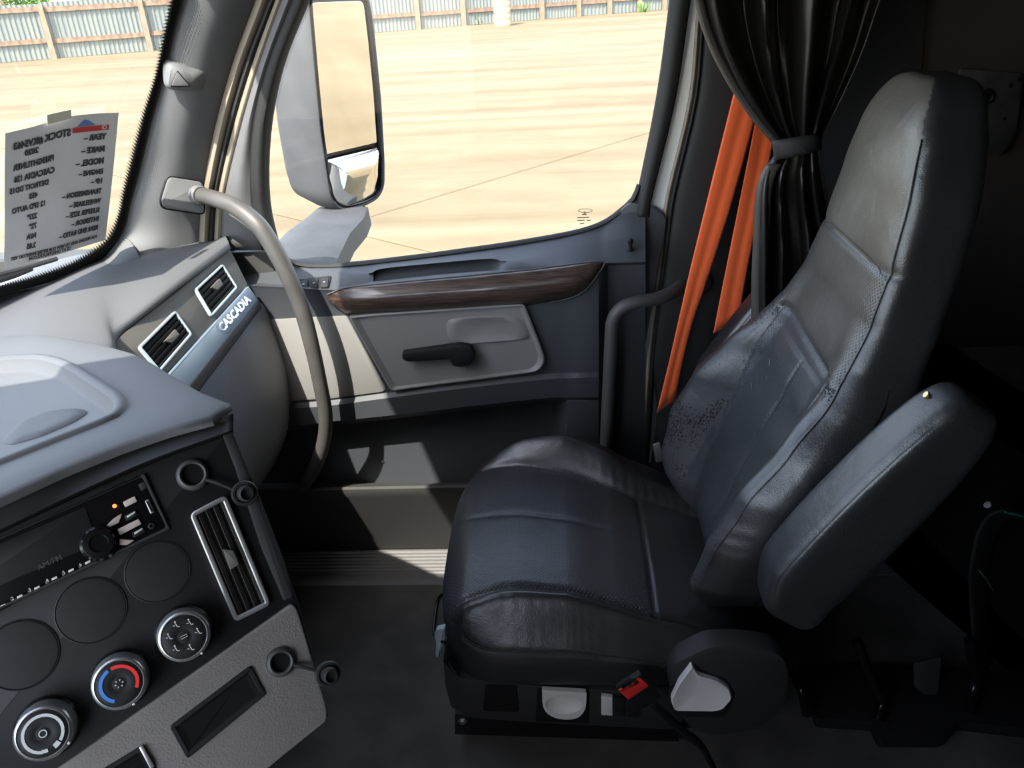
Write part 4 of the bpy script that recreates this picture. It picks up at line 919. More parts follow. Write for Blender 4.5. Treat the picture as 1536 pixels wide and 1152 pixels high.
for q, (a, b) in enumerate((('YEAR –', '2020'), ('MAKE –', 'FREIGHTLINER'), ('MODEL –', 'CASCADIA 126'), ('ENGINE –', 'DETROIT DD15'), ('HP –', '455'), ('TRANSMISSION –', '12 SPD AUTO'), ('WHEELBASE –', '227"'), ('SLEEPER SIZE –', '72"'), ('INTERIOR –', 'N/A'), ('REAR END RATIO –', '2.85'))):
    t0 = [.195, .29, .38, .455, .525, .60, .675, .745, .815, .885][q]; hh = .062 if q < 3 else .052
    wl_ = {5: .37, 7: .33, 9: .38}.get(q, .3)
    ptext(a, .10, t0, hh, wmax=wl_); ptext(b, {1: .56, 2: .55, 3: .60, 5: .62}.get(q, .70), t0+.012, hh, wmax=.37)
ptext('FOR PRICING AND TO VIEW OUR ENTIRE INVENTORY VISIT', .10, .955, .034, wmax=.84); ptext('US AT OHIOTRUCKS.COM', .36, .985, .034, wmax=.40)
for tpx in ([(70, 172), (106, 164), (107, 177), (71, 187)],):
    mk('tape_piece', WPl.many(tpx, .018), [(0, 1, 2, 3)], MAT['tape'], pp, smooth=False, solid=.0006)
# ------------------------------------------------------------------ passenger seat
def softmesh(nx, ny, nz, n=5.0):
    """unit rounded cube: params, unit positions, faces"""
    idx = {}; P = []; faces = []
    def vid(a, b, c):
        k = (round(a, 6), round(b, 6), round(c, 6))
        if k not in idx: idx[k] = len(P); P.append(k)
        return idx[k]
    def lin(m): return [-1+2*i/m for i in range(m+1)]
    A, B, C_ = lin(nx), lin(ny), lin(nz)
    for s in (-1, 1):
        for i in range(nx):
            for j in range(ny):
                q = [vid(A[i], B[j], s), vid(A[i+1], B[j], s), vid(A[i+1], B[j+1], s), vid(A[i], B[j+1], s)]; faces.append(q if s > 0 else q[::-1])
        for i in range(nx):
            for j in range(nz):
                q = [vid(A[i], s, C_[j]), vid(A[i+1], s, C_[j]), vid(A[i+1], s, C_[j+1]), vid(A[i], s, C_[j+1])]; faces.append(q if s < 0 else q[::-1])
        for i in range(ny):
            for j in range(nz):
                q = [vid(s, B[i], C_[j]), vid(s, B[i+1], C_[j]), vid(s, B[i+1], C_[j+1]), vid(s, B[i], C_[j+1])]; faces.append(q if s > 0 else q[::-1])
    Q = []
    for a, b, c in P:
        f = (abs(a)**n+abs(b)**n+abs(c)**n)**(-1/n); Q.append((a*f, b*f, c*f))
    return P, Q, faces
def split(P, Q, faces, fn, region, uvf, specs, parent):
    """fn(q)->Vector, region(q)->key; one object per key, all with shared border positions"""
    W = [fn(q) for q in Q]; out = {}
    groups = {}
    for f in faces:
        c = [sum(Q[i][k] for i in f)/4 for k in range(3)]; groups.setdefault(region(c), []).append(f)
    # smooth normals of the whole body so that the split pieces shade as one
    N = [Vector() for _ in W]
    for f in faces:
        n = (W[f[2]]-W[f[0]]).cross(W[f[3]]-W[f[1]])
        for i in f: N[i] += n
    for key, (name, m) in specs.items():
        fs = groups.get(key, [])
        if not fs: continue
        ids = sorted({i for f in fs for i in f}); mp = {v: k for k, v in enumerate(ids)}
        me = bpy.data.meshes.new(name)
        V = [W[i] for i in ids]; lo = Vector([min(v[k] for v in V) for k in range(3)]); hi = Vector([max(v[k] for v in V) for k in range(3)]); c = (lo+hi)/2
        me.from_pydata([tuple(v-c) for v in V], [], [tuple(mp[i] for i in f) for f in fs])
        me.materials.append(m); me.polygons.foreach_set('use_smooth', [True]*len(me.polygons))
        uv = me.uv_layers.new(name='uv')
        for lp in me.loops: uv.data[lp.index].uv = uvf(Q[ids[lp.vertex_index]], V[lp.vertex_index])
        me.normals_split_custom_set_from_vertices([tuple(N[i].normalized()) for i in ids])
        par = parent if not isinstance(parent, dict) else parent[key]
        o = bpy.data.objects.new(name, me); COL.objects.link(o); o.parent = par; o.location = c-WLOC[par.name]; WLOC[o.name] = c
        out[key] = o
    return out
seat = root('passenger_seat', 'black leather high-backed passenger seat with folded-up armrests and perforated centre panels', 'seat', (.05, 1.44, 0))
def g(x, s): return exp(-(x/s)**2)
YC, HW, XC, HL = 1.44, .305, .05, .305
T_c = [(-.27, .455), (-.2, .475), (-.1, .482), (0, .474), (.1, .452), (.2, .42), (.35, .38)]
T_f = [(-.27, .0), (-.2, .035), (-.12, .070), (.0, .088), (.08, .075), (.16, .045), (.25, .02), (.35, 0)]
T_n = [(-.27, .0), (-.15, .014), (.0, .018), (.15, .010), (.3, 0)]
def farseam(X): return lerpT([(-.27, .80), (-.15, .74), (0, .64), (.17, .46), (.35, .40)], X)
def nearseam(X): return lerpT([(-.27, -.80), (-.12, -.71), (.0, -.72), (.17, -.80), (.35, -.82)], X)
TX = .172
rng = random.Random(3)
def cushion(q):
    a, b, c = q; X = XC+HL*a; v = b
    t = lerpT(T_c, X)
    fs, ns = farseam(X), nearseam(X)
    t += lerpT(T_f, X)*smooth(fs-.06, fs+.20, v)
    t += lerpT(T_n, X)*smooth(ns, ns-.10, v) if False else lerpT(T_n, X)*(1-smooth(ns-.12, ns+.02, v))
    t -= .075*(1-smooth(-1.0, ns-.06, v))*(1 if v < ns else 0)
    t += .006*math.cos(v*pi/1.5)*smooth(ns, ns+.3, v)*(1-smooth(fs-.3, fs, v))
    d = 0
    top_w = max(0, c)**2
    d += .0075*g(v-fs, .022)+.0085*g(v-ns, .022)
    if ns < v < fs: d += .0050*g(X-TX, .006)+.0035*g(v-(.06-.35*(X+.2)), .025)*(1-smooth(.0, .15, X))
    # transverse ease creases
    d += .0012*sin(X*95+v*2)*g(X+.22, .07)+.0016*sin((X-.25)*120+v*9)*g(X-.26, .06)*smooth(-.2, -.8, v)*0
    # gathered wrinkles above and below the double stitched edge on the near side
    if v < ns: d += .0011*sin(X*330+4*sin(X*37))*g(c-.55, .30)*(.6+.4*sin(X*53))
    if v > fs: d += .0012*sin(X*260)*g(v-fs-.04, .08)*smooth(-.02, .2, X)
    z = .345+(c*(t-.345) if c > 0 else c*(.345-.245))-d*top_w
    Y = YC+HW*b
    if b < -.9: Y += .0035*g(c-.50, .05)   # pull-in along the stitched edge
    Y += .02*smooth(.2, -1, c)*(1 if b < 0 else -1)*abs(b)**4
    X += .015*smooth(0, -1, c)*(1 if a < 0 else 0)*abs(a)**4
    # front edge bows forward in the middle
    X -= .012*(1-b*b)*(1 if a < 0 else 0)*a*a
    return Vector((X, Y, z))
def creg(q):
    a, b, c = q; X = XC+HL*a
    if c > .35 and abs(b) < .97:
        if farseam(X) > b > nearseam(X) and a > -.985: return 'rear' if X > TX else 'ins'
    if b > 0 and b > farseam(X)-.0 and c > -.2: return 'far'
    if b < nearseam(X) and c > .50: return 'near'
    return 'band'
P, Q, Fc = softmesh(150, 130, 34, 5.2)
cush = split(P, Q, Fc, cushion, creg, lambda q, v: (v.x*.9, v.y*.9),
      {'ins': ('cushion_insert', MAT['leather_perf']), 'rear': ('cushion_rear_panel', MAT['leather']), 'far': ('cushion_bolster', MAT['leather']),
       'near': ('cushion_bolster', MAT['leather']), 'band': ('cushion_side_band', MAT['leather'])}, seat)
def stitches(name, path, m, parent, step=.006, ln=.0042, r=.0006, n=4):
    P_ = cr(path, n); v = []; f = []; acc = 0; tot = [0]
    for a, b in zip(P_, P_[1:]): tot.append(tot[-1]+(b-a).length)
    s = 0
    def at(s):
        for i in range(len(tot)-1):
            if s <= tot[i+1]:
                t = (s-tot[i])/(tot[i+1]-tot[i]+1e-9); return P_[i].lerp(P_[i+1], t)
        return P_[-1]
    while s+ln < tot[-1]:
        a, b = at(s), at(s+ln); t = (b-a).normalized(); u = t.cross(Zv).normalized() if abs(t.z) < .95 else Xv; w_ = t.cross(u); k = len(v)
        for p in (a, b):
            for j in range(4): v.append(p+(u*cos(j*pi/2)+w_*sin(j*pi/2))*r)
        v += [a-t*r, b+t*r]
        for j in range(4):
            f.append((k+j, k+(j+1) % 4, k+4+(j+1) % 4, k+4+j)); f.append((k+8, k+(j+1) % 4, k+j)); f.append((k+9, k+4+j, k+4+(j+1) % 4))
        s += step
    return tag(mk(name, v, f, m, parent, smooth=False), kind='stuff')
def cpt(a, b, c): 
    n = 5.2; f = (abs(a)**n+abs(b)**n+abs(c)**n)**(-1/n); return cushion((a*f, b*f, c*f))
for c_ in (.505, .56):
    stitches('seam_stitching', [cpt(a, -1, c_)+Vector((0, -.0012, .0006)) for a in np.linspace(-.9, .78, 60)], MAT['thread'], cush['band'], n=1, step=.0055, ln=.004, r=.0007)
stitches('seam_stitching', [cpt(TX/HL-XC/HL, b, 1)+Vector((.003, 0, .0012)) for b in np.linspace(-.78, .42, 40)], MAT['thread'], cush['rear'], n=1)

XF = [(.34, .305), (.45, .305), (.58, .35), (.70, .395), (.80, .437), (.89, .476), (1.0, .508), (1.1, .532), (1.2, .548), (1.3, .560), (1.37, .575)]
HWt = [(.34, .19), (.42, .245), (.5, .285), (.6, .305), (.7, .300), (.78, .285), (.86, .255), (.93, .222), (1.0, .205), (1.1, .190), (1.2, .175), (1.28, .158), (1.33, .14), (1.37, .12)]
BU = [(.36, .03), (.42, .06), (.5, .095), (.6, .105), (.7, .095), (.78, .065), (.86, .03), (.93, .01), (1.0, 0)]
TH = [(.34, .13), (.7, .135), (1.0, .135), (1.2, .13), (1.37, .12)]
YB = 1.445
def vseam(z): return lerpT([(.36, .70), (.5, .62), (.7, .58), (.89, .70), (1.0, .86), (1.3, .86)], z)
def back(q):
    a, b, c = q; z = .865+.505*c
    hw, xf, bu, th = lerpT(HWt, z), lerpT(XF, z), lerpT(BU, z), lerpT(TH, z)
    X = xf+th/2+th/2*a; Y = YB+hw*b
    fr_ = max(0, -a); k = smooth(.50, .84, abs(b))*(1-.30*smooth(.88, 1, abs(b)))
    X -= bu*k*(fr_**.5 if fr_ > 0 else 0)
    X -= bu*.55*smooth(.8, 1, abs(b))*smooth(.9, .2, a)*(1 if a > -.0 else 0)*.5
    d = 0; av = abs(b); vs = vseam(z)
    if fr_ > .3:
        if z < .905: d += .007*g(av-vs, .022)
        else: d += .0012*g(av-.90, .018)
        if av < vs+.02: d += .0065*g(z-.895-.012*b, .007)+(.0045*g(z-(1.085), .006) if av < .95 else 0)
        elif z > 1.0: d += .004*g(z-1.085, .006)
        if z < .86 and av < vs: d += .0030*g(b+.12, .014)+.004*(1-(av/vs)**2)*-1
        # headrest cushion swells
        d -= .006*(1-av**2)*g(z-1.22, .10)
        d += .0011*sin(z*200+b*8+2*sin(z*31))*g(av-.93, .06)*g(z-.58, .11)
    n = Vector((-.93, 0, .36))
    p = Vector((X, Y, z)) - n*d
    return p
def breg(q):
    a, b, c = q; z = .865+.505*c
    if a > -.35 or (abs(b) > 1.03*abs(a) and abs(b) > .3): return 'rear'
    if a < -.35 and abs(b) < 1.1:
        vs = vseam(z)
        if abs(b) < vs and z < .895+.012*b: return 'ins'
        if z > 1.085: return 'head' if abs(b) < .93 or True else 'rear'
        if z > .895: return 'mid'
        return 'farw' if b > 0 else 'nearw'
    return 'rear'
P, Q, Fb = softmesh(36, 120, 190, 6.0)
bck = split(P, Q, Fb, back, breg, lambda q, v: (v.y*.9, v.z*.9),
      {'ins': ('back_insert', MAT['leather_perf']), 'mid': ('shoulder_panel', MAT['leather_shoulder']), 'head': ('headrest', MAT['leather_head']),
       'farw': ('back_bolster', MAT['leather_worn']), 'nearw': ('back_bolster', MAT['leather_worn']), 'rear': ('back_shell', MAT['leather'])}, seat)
def bpt(a, b, c):
    n = 6.0; f = (abs(a)**n+abs(b)**n+abs(c)**n)**(-1/n); return back((a*f, b*f, c*f))
tube('seam_piping', [bpt(-.96, -1, c)+Vector((-.001, -.002, 0)) for c in np.linspace(-.7, 1.0, 64)], .0014, MAT['leather'], bck['rear'], seg=6, n=1)
stitches('seam_stitching', [bpt(-1, -.17, c)+Vector((-.0012, .004, 0)) for c in np.linspace(-.75, -.02, 40)], MAT['thread'], bck['ins'], n=1)
stitches('seam_stitching', [bpt(-1, b, (1.085-.865)/.505+.012)+Vector((-.0012, 0, .001)) for b in np.linspace(-.85, .85, 40)], MAT['thread'], bck['head'], n=1)
# pale scuffs on the insert
for (b, c, s) in ((.30, -.12, .006), (.22, -.17, .004), (.36, -.25, .006), (.33, -.255, .004)):
    p = bpt(-1, b, c); mk('scuff_mark', [p+Vector((-.0016, y*s, z*s*1.6+y*s*.6)) for y, z in ((-.5, -.6), (.4, -.5), (.6, .5), (-.2, .7))], [(0, 1, 2, 3)], MAT['satin'] if False else mat('scuff', (.2, .22, .23), .8), bck['ins'], smooth=False)
# armrests folded up alongside the backrest
ax = Vector((.566-.303, 0, .972-.587)).normalized(); pr = Vector((ax.z, 0, -ax.x))
P, Q, Fa = softmesh(30, 30, 90, 5.0)
def make_arm(y0, y1):
    base = Vector((.303, 0, .587))-ax*.005
    def arm_(q):
        a, b, c = q; L = .485
        th_ = .118-.012*c; s = (c+1)/2
        p = base+ax*(L*s)+pr*(th_/2*(1+a)-.012*math.cos(c*pi/2)*(1 if a < 0 else -.6)*1.0)
        # lower end rounds off toward the rear
        p += pr*.02*(1-smooth(0, .18, s))-ax*.0
        Y = (y0+y1)/2+(y1-y0)/2*b*(1-.05*abs(c)**3)
        d = .003*g(b+.80, .07)*(1 if a < -.5 else 0)
        p += pr*d
        p += ax*.0012*sin(s*70)*g(b+.8, .2)
        p.y = Y; return p
    def areg(q): return 'top' if q[0] < -.30 and q[1] > -.86 else 'side'
    o = split(P, Q, Fa, arm_, areg, lambda q, v: (v.x, v.z), {'side': ('armrest', MAT['leather'])}, seat)
    o2 = split(P, Q, Fa, arm_, areg, lambda q, v: (v.x, v.z), {'top': ('armrest_pad', MAT['leather_worn'] if False else MAT['leather'])}, o['side'])
    def apt(a, b, c):
        f = (abs(a)**5+abs(b)**5+abs(c)**5)**(-1/5); return arm_((a*f, b*f, c*f))
    stitches('seam_stitching', [apt(-1, -.93, c)+Vector((-.001, -.001, .0005)) for c in np.linspace(-.85, .88, 40)], MAT['thread'], o['side'], n=1)
    return o['side'], apt
aA, apt = make_arm(1.035, 1.140)
make_arm(1.775, 1.865)
lathe('pivot_cap', apt(-1, .3, .93)+Vector((0, 0, .002)), -pr, [(.006, 0), (.005, .003)], mat('brass_rivet', (.6, .4, .2), .3, metal=1), aA, seg=12)
# base shell with storage cups and switch block
SY = 1.165
bs = Plane((0, SY, 0), (0, -1, 0))
shell = plate('base_shell', rpoly(bs.many([(664, 985), (667, 1030), (676, 1062), (700, 1077), (790, 1084), (880, 1089), (1015, 1096), (1040, 1060), (1015, 1030), (925, 1036), (796, 1028), (690, 1018), (678, 1000)]), .01, 4), -Yv, .52, MAT['dash_dark'], seat, bev=.004)
plate('dark_bay', rpoly(bs.many([(728, 1028), (775, 1029), (779, 1069), (724, 1067)], .003), .008, 4), -Yv, .02, MAT['matte_black'], shell, bev=.002)
plate('dark_bay', rpoly(bs.many([(806, 1032), (884, 1035), (884, 1086), (803, 1083)], .002), .006, 4), -Yv, .02, MAT['matte_black'], shell, bev=.002)
cupo = rpoly(bs.many([(813, 1035), (880, 1039), (879, 1066), (864, 1080), (834, 1079), (814, 1066)], .016), [.003, .003, .03, .03, .03, .03], 5)
cc_ = bs(846, 1056, .008); el = [bs(846+28*cos(2*pi*k/len(cupo)+2.9), 1057+14*sin(2*pi*k/len(cupo)+2.9), .016) for k in range(len(cupo))]
def align(ref, lp):
    best = min(range(len(lp)), key=lambda s: sum((ref[i]-lp[(i+s) % len(lp)]).length for i in range(0, len(ref), 3)))
    l2 = [lp[(i+best) % len(lp)] for i in range(len(lp))]; r2 = lp[::-1]
    bst2 = min(range(len(lp)), key=lambda s: sum((ref[i]-r2[(i+s) % len(lp)]).length for i in range(0, len(ref), 3)))
    l3 = [r2[(i+bst2) % len(lp)] for i in range(len(lp))]
    return l2 if sum((a-b).length for a, b in zip(ref, l2)) < sum((a-b).length for a, b in zip(ref, l3)) else l3
el = align(cupo, el); ce = sum(el, Vector())/len(el)
loops('grey_cup', [[p+Vector((0, .01, 0)) for p in cupo], cupo, el, [p.lerp(ce, .16)+Vector((0, .008, 0)) for p in el], [p.lerp(ce, .6)+Vector((0, .012, 0)) for p in el], [p.lerp(ce, .95)+Vector((0, .013, 0)) for p in el]], MAT['lever'], shell, cap1=True, sharp=50)
plate('switch_block', rpoly(bs.many([(900, 1042), (960, 1050), (960, 1079), (900, 1075)], .006), .002, 3), -Yv, .02, MAT['dash_dark'], shell, bev=.001)
for k, (x0, x1, m_) in enumerate(((902, 919, MAT['lever']), (921, 938, MAT['black']), (940, 957, MAT['black']))):
    plate('rocker_switch', rpoly(bs.many([(x0, 1044+(x0-902)*.12), (x1, 1044+(x1-902)*.12), (x1, 1073+(x1-902)*.06), (x0, 1073+(x0-902)*.06)], .010), .002, 3), -Yv, .008, m_, shell, bev=.0015)
# slide rail and bolt
rl = [PY(x, y, 1.235) for x, y in ((682, 1075), (1018, 1096), (1018, 1113), (682, 1102))]
rail = plate('slide_rail', rl, -Yv, .06, MAT['gloss'], seat, bev=.002)
plate('slide_rail', [p+Vector((0, .36, 0)) for p in rl], -Yv, .05, MAT['gloss'], seat, bev=.002)
rp_ = [PY(x, y, 1.232) for x, y in ((682, 1071), (702, 1071), (702, 1100), (682, 1100))]
plate('rail_end', rp_, -Yv, .03, MAT['black'], rail, bev=.002)
lathe('rail_bolt', PY(694, 1081, 1.232), -Yv, [(.010, 0), (.010, .002), (.0065, .002), (.0065, .006), (.005, .0068)], MAT['steel'], rail, seg=6, sharp=20)
box('seat_riser', (-.16, 1.28, 0), (.34, 1.66, .24), MAT['matte_black'], seat, bev=.01)
# front slide bar and pale lever
tube('slide_bar', [PY(672, 889, 1.28), PY(662, 893, 1.28), PY(656, 906, 1.27), PY(651, 945, 1.22), PY(654, 955, 1.2), PY(668, 965, 1.18)], .0035, MAT['gloss'], seat, seg=10, n=5)
lo_ = Plane((0, 1.185, 0), (0, -1, 0)); plate('front_lever', rpoly(lo_.many([(655, 945), (668, 942), (668, 958), (663, 972), (659, 989), (653, 985), (654, 966), (651, 955)]), .004, 3), -Yv, .012, MAT['lever_blue'], seat, bev=.003)
# recliner cover and grey lever
cv_ = Plane((0, 1.115, 0), (0, -1, 0))
co_ = rpoly(cv_.many([(1036, 984), (1064, 970), (1120, 970), (1165, 978), (1185, 996), (1186, 1040), (1172, 1072), (1140, 1098), (1085, 1108), (1040, 1102), (1020, 1075), (1004, 1040), (1003, 1000)]), .03, 4)
rc = plate('recliner_cover', co_, -Yv, .045, MAT['dash_dark'], seat, bev=.012)
plate('recess_floor', rpoly(cv_.many([(1036, 992), (1056, 1008), (1092, 1020), (1104, 1045), (1088, 1078), (1014, 1076), (998, 1046)], .002), .01, 4), -Yv, .01, MAT['black'], rc, bev=.002)
lv = rpoly(cv_.many([(1038, 998), (1047, 1013), (1076, 1022), (1094, 1033), (1098, 1048), (1084, 1064), (1070, 1067), (1012, 1066), (1006, 1050), (1018, 1025)], .012), .008, 4)
lvc = sum(lv, Vector())/len(lv)
loops('recliner_lever', [[p+Vector((0, .02, 0)) for p in lv], lv, [p+Vector((0, -.002, 0)) for p in inset(lv, .002, -Yv)], [p.lerp(lvc, .35)+Vector((0, .004, 0)) for p in lv], [p.lerp(lvc, .7)+Vector((0, .007, 0)) for p in lv]], MAT['lever'], rc, cap0=True, cap1=True, sharp=35)
# far side hinge plate glimpsed between backrest and cushion
hg = Plane((0, 1.76, 0), (0, -1, 0)); plate('hinge_plate', rpoly(hg.many([(979, 668), (990, 664), (994, 692), (984, 694)]), .004, 3), -Yv, .006, MAT['satin'], seat, bev=.001)
# ------------------------------------------------------------------ buckle on its stalk
bk_ = root('belt_buckle', 'black seat belt buckle with a red release button, beside the grey recliner lever', 'buckle', PY(960, 1045, 1.09))
u_ = (PY(1000, 1075, 1.09)-PY(938, 1020, 1.07)).normalized(); wv = (PY(960, 1010, 1.08)-PY(925, 1033, 1.07)); wn = u_.cross(wv).normalized()
if wn.y > 0: wn = -wn
e0, e1 = PY(924, 1032, 1.07), PY(961, 1009, 1.075)
L_ = .085; hd = [e0, e1, e1+u_*L_, e0+u_*L_]
bo_ = rpoly([e0, e1, e1+u_*L_*.8-wv*.02, e1+u_*L_-wv*.12, e0+u_*L_+wv*.12, e0+u_*L_*.8+wv*.02], .004, 4)
plate('buckle_body', bo_, wn, .012, MAT['black'], bk_, bev=.004, front=.004)
def bq(s, t, h=0): return e0+wv*s+u_*(t*L_)+wn*(.005+h)
plate('end_mouth', [bq(.06, -.03, -.002), bq(.94, -.03, -.002), bq(.94, .30, -.002), bq(.06, .30, -.002)], wn, .006, MAT['matte_black'], bk_, bev=.001, front=.003)
plate('release_button', rpoly([bq(.05, .0), bq(.20, .0), bq(.20, .13), bq(.80, .13), bq(.80, .0), bq(.95, .0), bq(.97, .40), bq(.03, .40)], .0015, 3), wn, .01, MAT['red'], bk_, bev=.0012, front=.004)
for s in (.38, .60): lathe('tongue_guide', bq(s, .06, .002), wn, [(.0025, 0), (.0025, .002), (.001, .003)], MAT['steel'], bk_, seg=10)
e2 = e0+u_*L_+wv*.5-wn*.004
sheetp = [e2-u_*.01, PY(1020, 1092, 1.11), PY(1046, 1112, 1.12), PY(1062, 1135, 1.13), PY(1080, 1175, 1.14)]
sheet('buckle_stalk', [[p+Vector((-.002, 0, .014)), p+Vector((0, -.004, 0)), p+Vector((.002, 0, -.014))] for p in cr(sheetp, 4)], MAT['black'], bk_, nu=2, nv=1, solid=.004)
# ------------------------------------------------------------------ orange seat belt
sb = root('seat_belt', 'bright orange seat belt webbing hanging in two runs beside the door pillar', 'seat belt', PY(1070, 350, 1.86))
def webbing(L, Rr, Y0, Y1, nm):
    rows = []; n = len(L)
    for k, (a, b) in enumerate(zip(L, Rr)):
        Y = Y0+(Y1-Y0)*k/(n-1); A, B = PY(a[0], a[1], Y), PY(b[0], b[1], Y+.012)
        rows.append([A, A.lerp(B, .25)+Vector((0, -.0015, 0)), A.lerp(B, .5)+Vector((0, .0006, 0)), A.lerp(B, .75)+Vector((0, -.0015, 0)), B])
    return sheet(nm, rows, MAT['belt'], sb, nu=3, nv=5, solid=.0018)
webbing([(1142, -20), (1101, 140), (1061, 300), (1032, 419), (1007, 529), (985, 620)], [(1180, 0), (1136, 165), (1099, 300), (1061, 419), (1034, 500), (1012, 600)], 1.885, 1.86, 'webbing')
webbing([(1160, 0), (1136, 165), (1112, 290), (1086, 419), (1070, 500)], [(1200, 10), (1168, 175), (1142, 300), (1122, 400), (1108, 480)], 1.915, 1.905, 'webbing')
box('upper_guide', tuple(PY(1150, -30, 1.93)-Vector((.03, .03, .02))), tuple(PY(1150, -30, 1.93)+Vector((.05, .03, .03))), MAT['black'], sb, bev=.006)
# ------------------------------------------------------------------ curtain
cu = root('curtain', 'black vinyl sleeper curtain gathered by a dark strap beside the headrest', 'curtain', PY(1190, 100, 1.72))
def fold(Lb, Rb, Y, amp, ph, nfold, nm, m, lead=0.0, yl=None):
    n = len(Lb); rows = []
    for k, (a, b) in enumerate(zip(Lb, Rb)):
        r = []; am = amp[k]
        for j in range(0, 97):
            u = j/96; uu = u+.035*sin(2*pi*u*2.3+ph)+.02*sin(5*u+k*.4)
            x = a[0]+(b[0]-a[0])*u; y = a[1]+(b[1]-a[1])*u
            w1 = sin(2*pi*nfold*uu+ph+.25*sin(k*.9)); w2 = sin(2*pi*nfold*2.1*uu+ph*2)
            r.append(PY(x, y, Y[k]+am*(w1+.22*w2)*min(1, u*9+.15)*min(1, (1-u)*9+.15)))
        rows.append(r)
    return sheet(nm, rows, m, cu, nu=1, nv=5, solid=.002, sharp=80)
Lb = [(1020, -190), (1030, -90), (1043, 0), (1062, 62), (1090, 118), (1124, 172), (1152, 205), (1166, 220)]
Rb = [(1400, -190), (1360, -90), (1322, 0), (1298, 70), (1272, 130), (1250, 175), (1236, 202), (1229, 218)]
fold(Lb, Rb, [1.72]*6+[1.715, 1.71], [.035, .035, .034, .032, .028, .022, .012, .008], .8, 4.3, 'upper_drape', MAT['curtain'])
Lc = [(1166, 222), (1158, 238), (1142, 260), (1135, 295), (1132, 350), (1129, 420), (1128, 520)]
Rc = [(1229, 218), (1232, 240), (1238, 270), (1246, 310), (1256, 360), (1262, 420), (1262, 520)]
fold(Lc, Rc, [1.71]*7, [.008, .012, .018, .024, .028, .030, .030], 2.4, 4.0, 'lower_drape', MAT['curtain'])
def hemstrip(L, dx, Y, nm='hem'):
    rows = [[PY(x-1, y+1, Y-.004), PY(x+dx*.15, y, Y-.012), PY(x+dx*.5, y-.0, Y-.014), PY(x+dx*.85, y, Y-.012), PY(x+dx, y-1, Y-.004)] for x, y in L]
    return sheet(nm, rows, MAT['hem'], cu, nu=3, nv=5, solid=.002)
h1 = hemstrip([(1028, -90), (1042, 0), (1060, 60), (1087, 116), (1122, 170), (1150, 204), (1160, 215)], 15, 1.715)
hemstrip([(1150, 246), (1139, 268), (1133, 300), (1131, 350), (1128, 420), (1128, 520)], 24, 1.705)
stitches('seam_stitching', [PY(x+5, y, 1.7) for x, y in [(1028, -90), (1042, 0), (1060, 60), (1087, 116), (1122, 170), (1150, 204)]], MAT['thread'], h1, n=10, step=.007, ln=.005)
tie = [[PY(x, y, Y) for x, y, Y in r] for r in (((1157, 212, 1.70), (1162, 211, 1.67), (1185, 207, 1.655), (1210, 203, 1.655), (1226, 200, 1.67), (1231, 200, 1.70)), ((1161, 240, 1.70), (1165, 240, 1.67), (1187, 236, 1.652), (1211, 231, 1.652), (1228, 226, 1.67), (1233, 226, 1.70)))]
tie = [tie[0], [a.lerp(b, .5)+Vector((0, -.003, 0)) for a, b in zip(*tie)], tie[1]]
ts = sheet('tie_strap', tie, MAT['dash_dark'], cu, nu=4, nv=2, solid=.003)
lathe('snap_stud', PY(1208, 227, 1.648), -Yv, [(.004, 0), (.003, .002)], MAT['black'], ts, seg=10)
# ------------------------------------------------------------------ sleeper area
mp2 = root('metal_plate', 'drilled dark metal mounting plate on the sleeper wall behind the headrest', 'bracket', PY(1480, 150, 2.03))
WS = Plane((0, 2.03, 0), (0, -1, 0))
pl_ = plate('plate', rpoly(WS.many([(1440, 102), (1537, 110), (1524, 205), (1500, 235), (1432, 225)]), .01, 3), -Yv, .008, MAT['dull_steel'], mp2, bev=.002)
for x, y, r in ((1530, 119, .006), (1517, 128, .005), (1507, 178, .004), (1455, 120, .004)):
    lathe('hole', WS(x, y, .0005), -Yv, [(r, 0), (r, .0006)], MAT['matte_black'], pl_, seg=14)
lathe('grommet', WS(1480, 145, .001), -Yv, [(.019, 0), (.019, .003), (.013, .005), (.010, .002), (.006, .002), (.005, .006), (.001, .006)], MAT['black'], pl_, seg=26, sharp=40)
a, b = PZ(1425, 520, .60), PZ(1540, 596, .60); d_ = (b-a).normalized()
bunk = root('sleeper_bunk', 'dark bunk platform in the sleeper behind the armrest', 'bunk', (1.5, 1.7, .5))
v = [a-d_*.25, b+d_*.9, Vector((2.18, 2.02, .60)), Vector((a.x-.2, 2.02, .60))]
v[3].x = min(v[3].x, 1.0)
plate('bunk_top', rpoly(v, .03, 4), Zv, .05, MAT['bunk'], bunk, bev=.008)
plate('bunk_base', [p+Vector((0, .08, -.05)) if k < 2 else p+Vector((0, 0, -.05)) for k, p in enumerate(v)], Zv, .55, MAT['matte_black'], bunk, bev=.004)
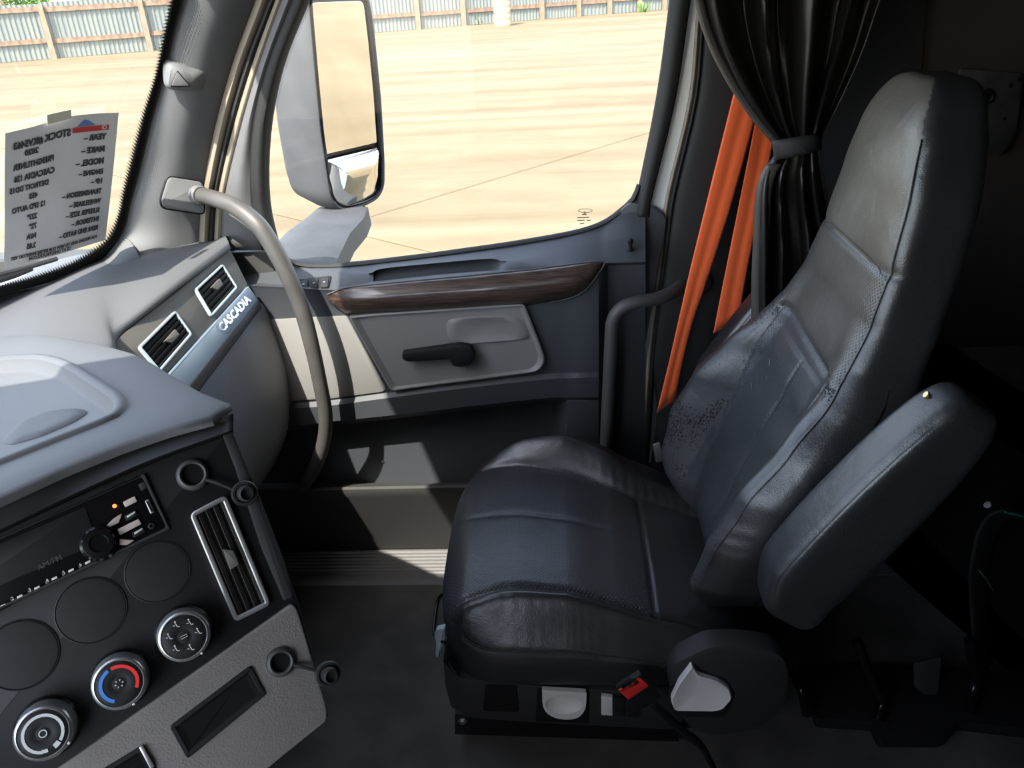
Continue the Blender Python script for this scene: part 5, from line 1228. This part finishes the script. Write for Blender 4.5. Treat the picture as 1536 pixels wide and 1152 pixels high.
tr = root('storage_tray', 'low black moulded storage tray on the floor behind the seat', 'tray', (.9, 1.35, .02))
f0, f1 = PZ(1225, 1078, .03), PZ(1560, 1096, .03)
pts = [f0, PZ(1308, 1083, .03), PZ(1316, 1103, .03), PZ(1322, 1108, .03), PZ(1410, 1108, .03), PZ(1420, 1104, .03), PZ(1438, 1082, .03), f1, f1+Vector((.3, 0, 0)), f1+Vector((.3, .16, 0)), f0+Vector((0, .16, 0))]
plate('tray_rim', rpoly(pts, .006, 3), Zv, .028, MAT['black'], tr, bev=.004)
for pth in ([PZ(1210, 1070, .04), PZ(1204, 1040, .10), PZ(1192, 1010, .12)], [PZ(1318, 1080, .03), PZ(1322, 1050, .06), PZ(1300, 1000, .14), PZ(1285, 960, .2)], [PZ(1455, 1070, .03), PZ(1462, 1020, .08), PZ(1455, 960, .2)]):
    tube('moulded_rib', pth, .012, MAT['gloss'], tr, seg=10, n=5)
rp3 = Plane(PZ(1390, 1020, .06), (0, -1, .5))
plate('broken_tab', rpoly(rp3.many([(1371, 995), (1412, 985), (1408, 1035), (1400, 1055), (1372, 1030)]), .004, 3), rp3.n, .006, MAT['dash_dark'], tr, bev=.001)
cp3 = root('curved_panel', 'bent dark plastic panel with a teal wire end, standing on the tray behind the seat', 'panel', PY(1470, 820, 1.45))
cl_ = [(1515, 764), (1495, 765), (1478, 775), (1464, 800), (1456, 835), (1452, 870), (1458, 960), (1466, 1075)]
sheet('panel', [[PY(x, y, 1.42), PY(x+14, y+3, 1.44), PY(x+30, y+10, 1.50)] for x, y in cl_], MAT['dash_dark'], cp3, nu=3, nv=5, solid=.004)
tube('teal_wire', [PY(1507, 768, 1.41), PY(1525, 772, 1.41), PY(1560, 782, 1.42)], .0028, MAT['teal'], cp3, seg=8, n=4)
tube('thin_rod', [PY(1468, 855, 1.41), PY(1480, 870, 1.40), PY(1490, 886, 1.40)], .0018, MAT['steel'], cp3, seg=6, n=3)
lathe('round_clip', PY(1481, 757, 1.44), -Yv, [(.008, 0), (.006, .004)], MAT['lever'], cp3, seg=12)
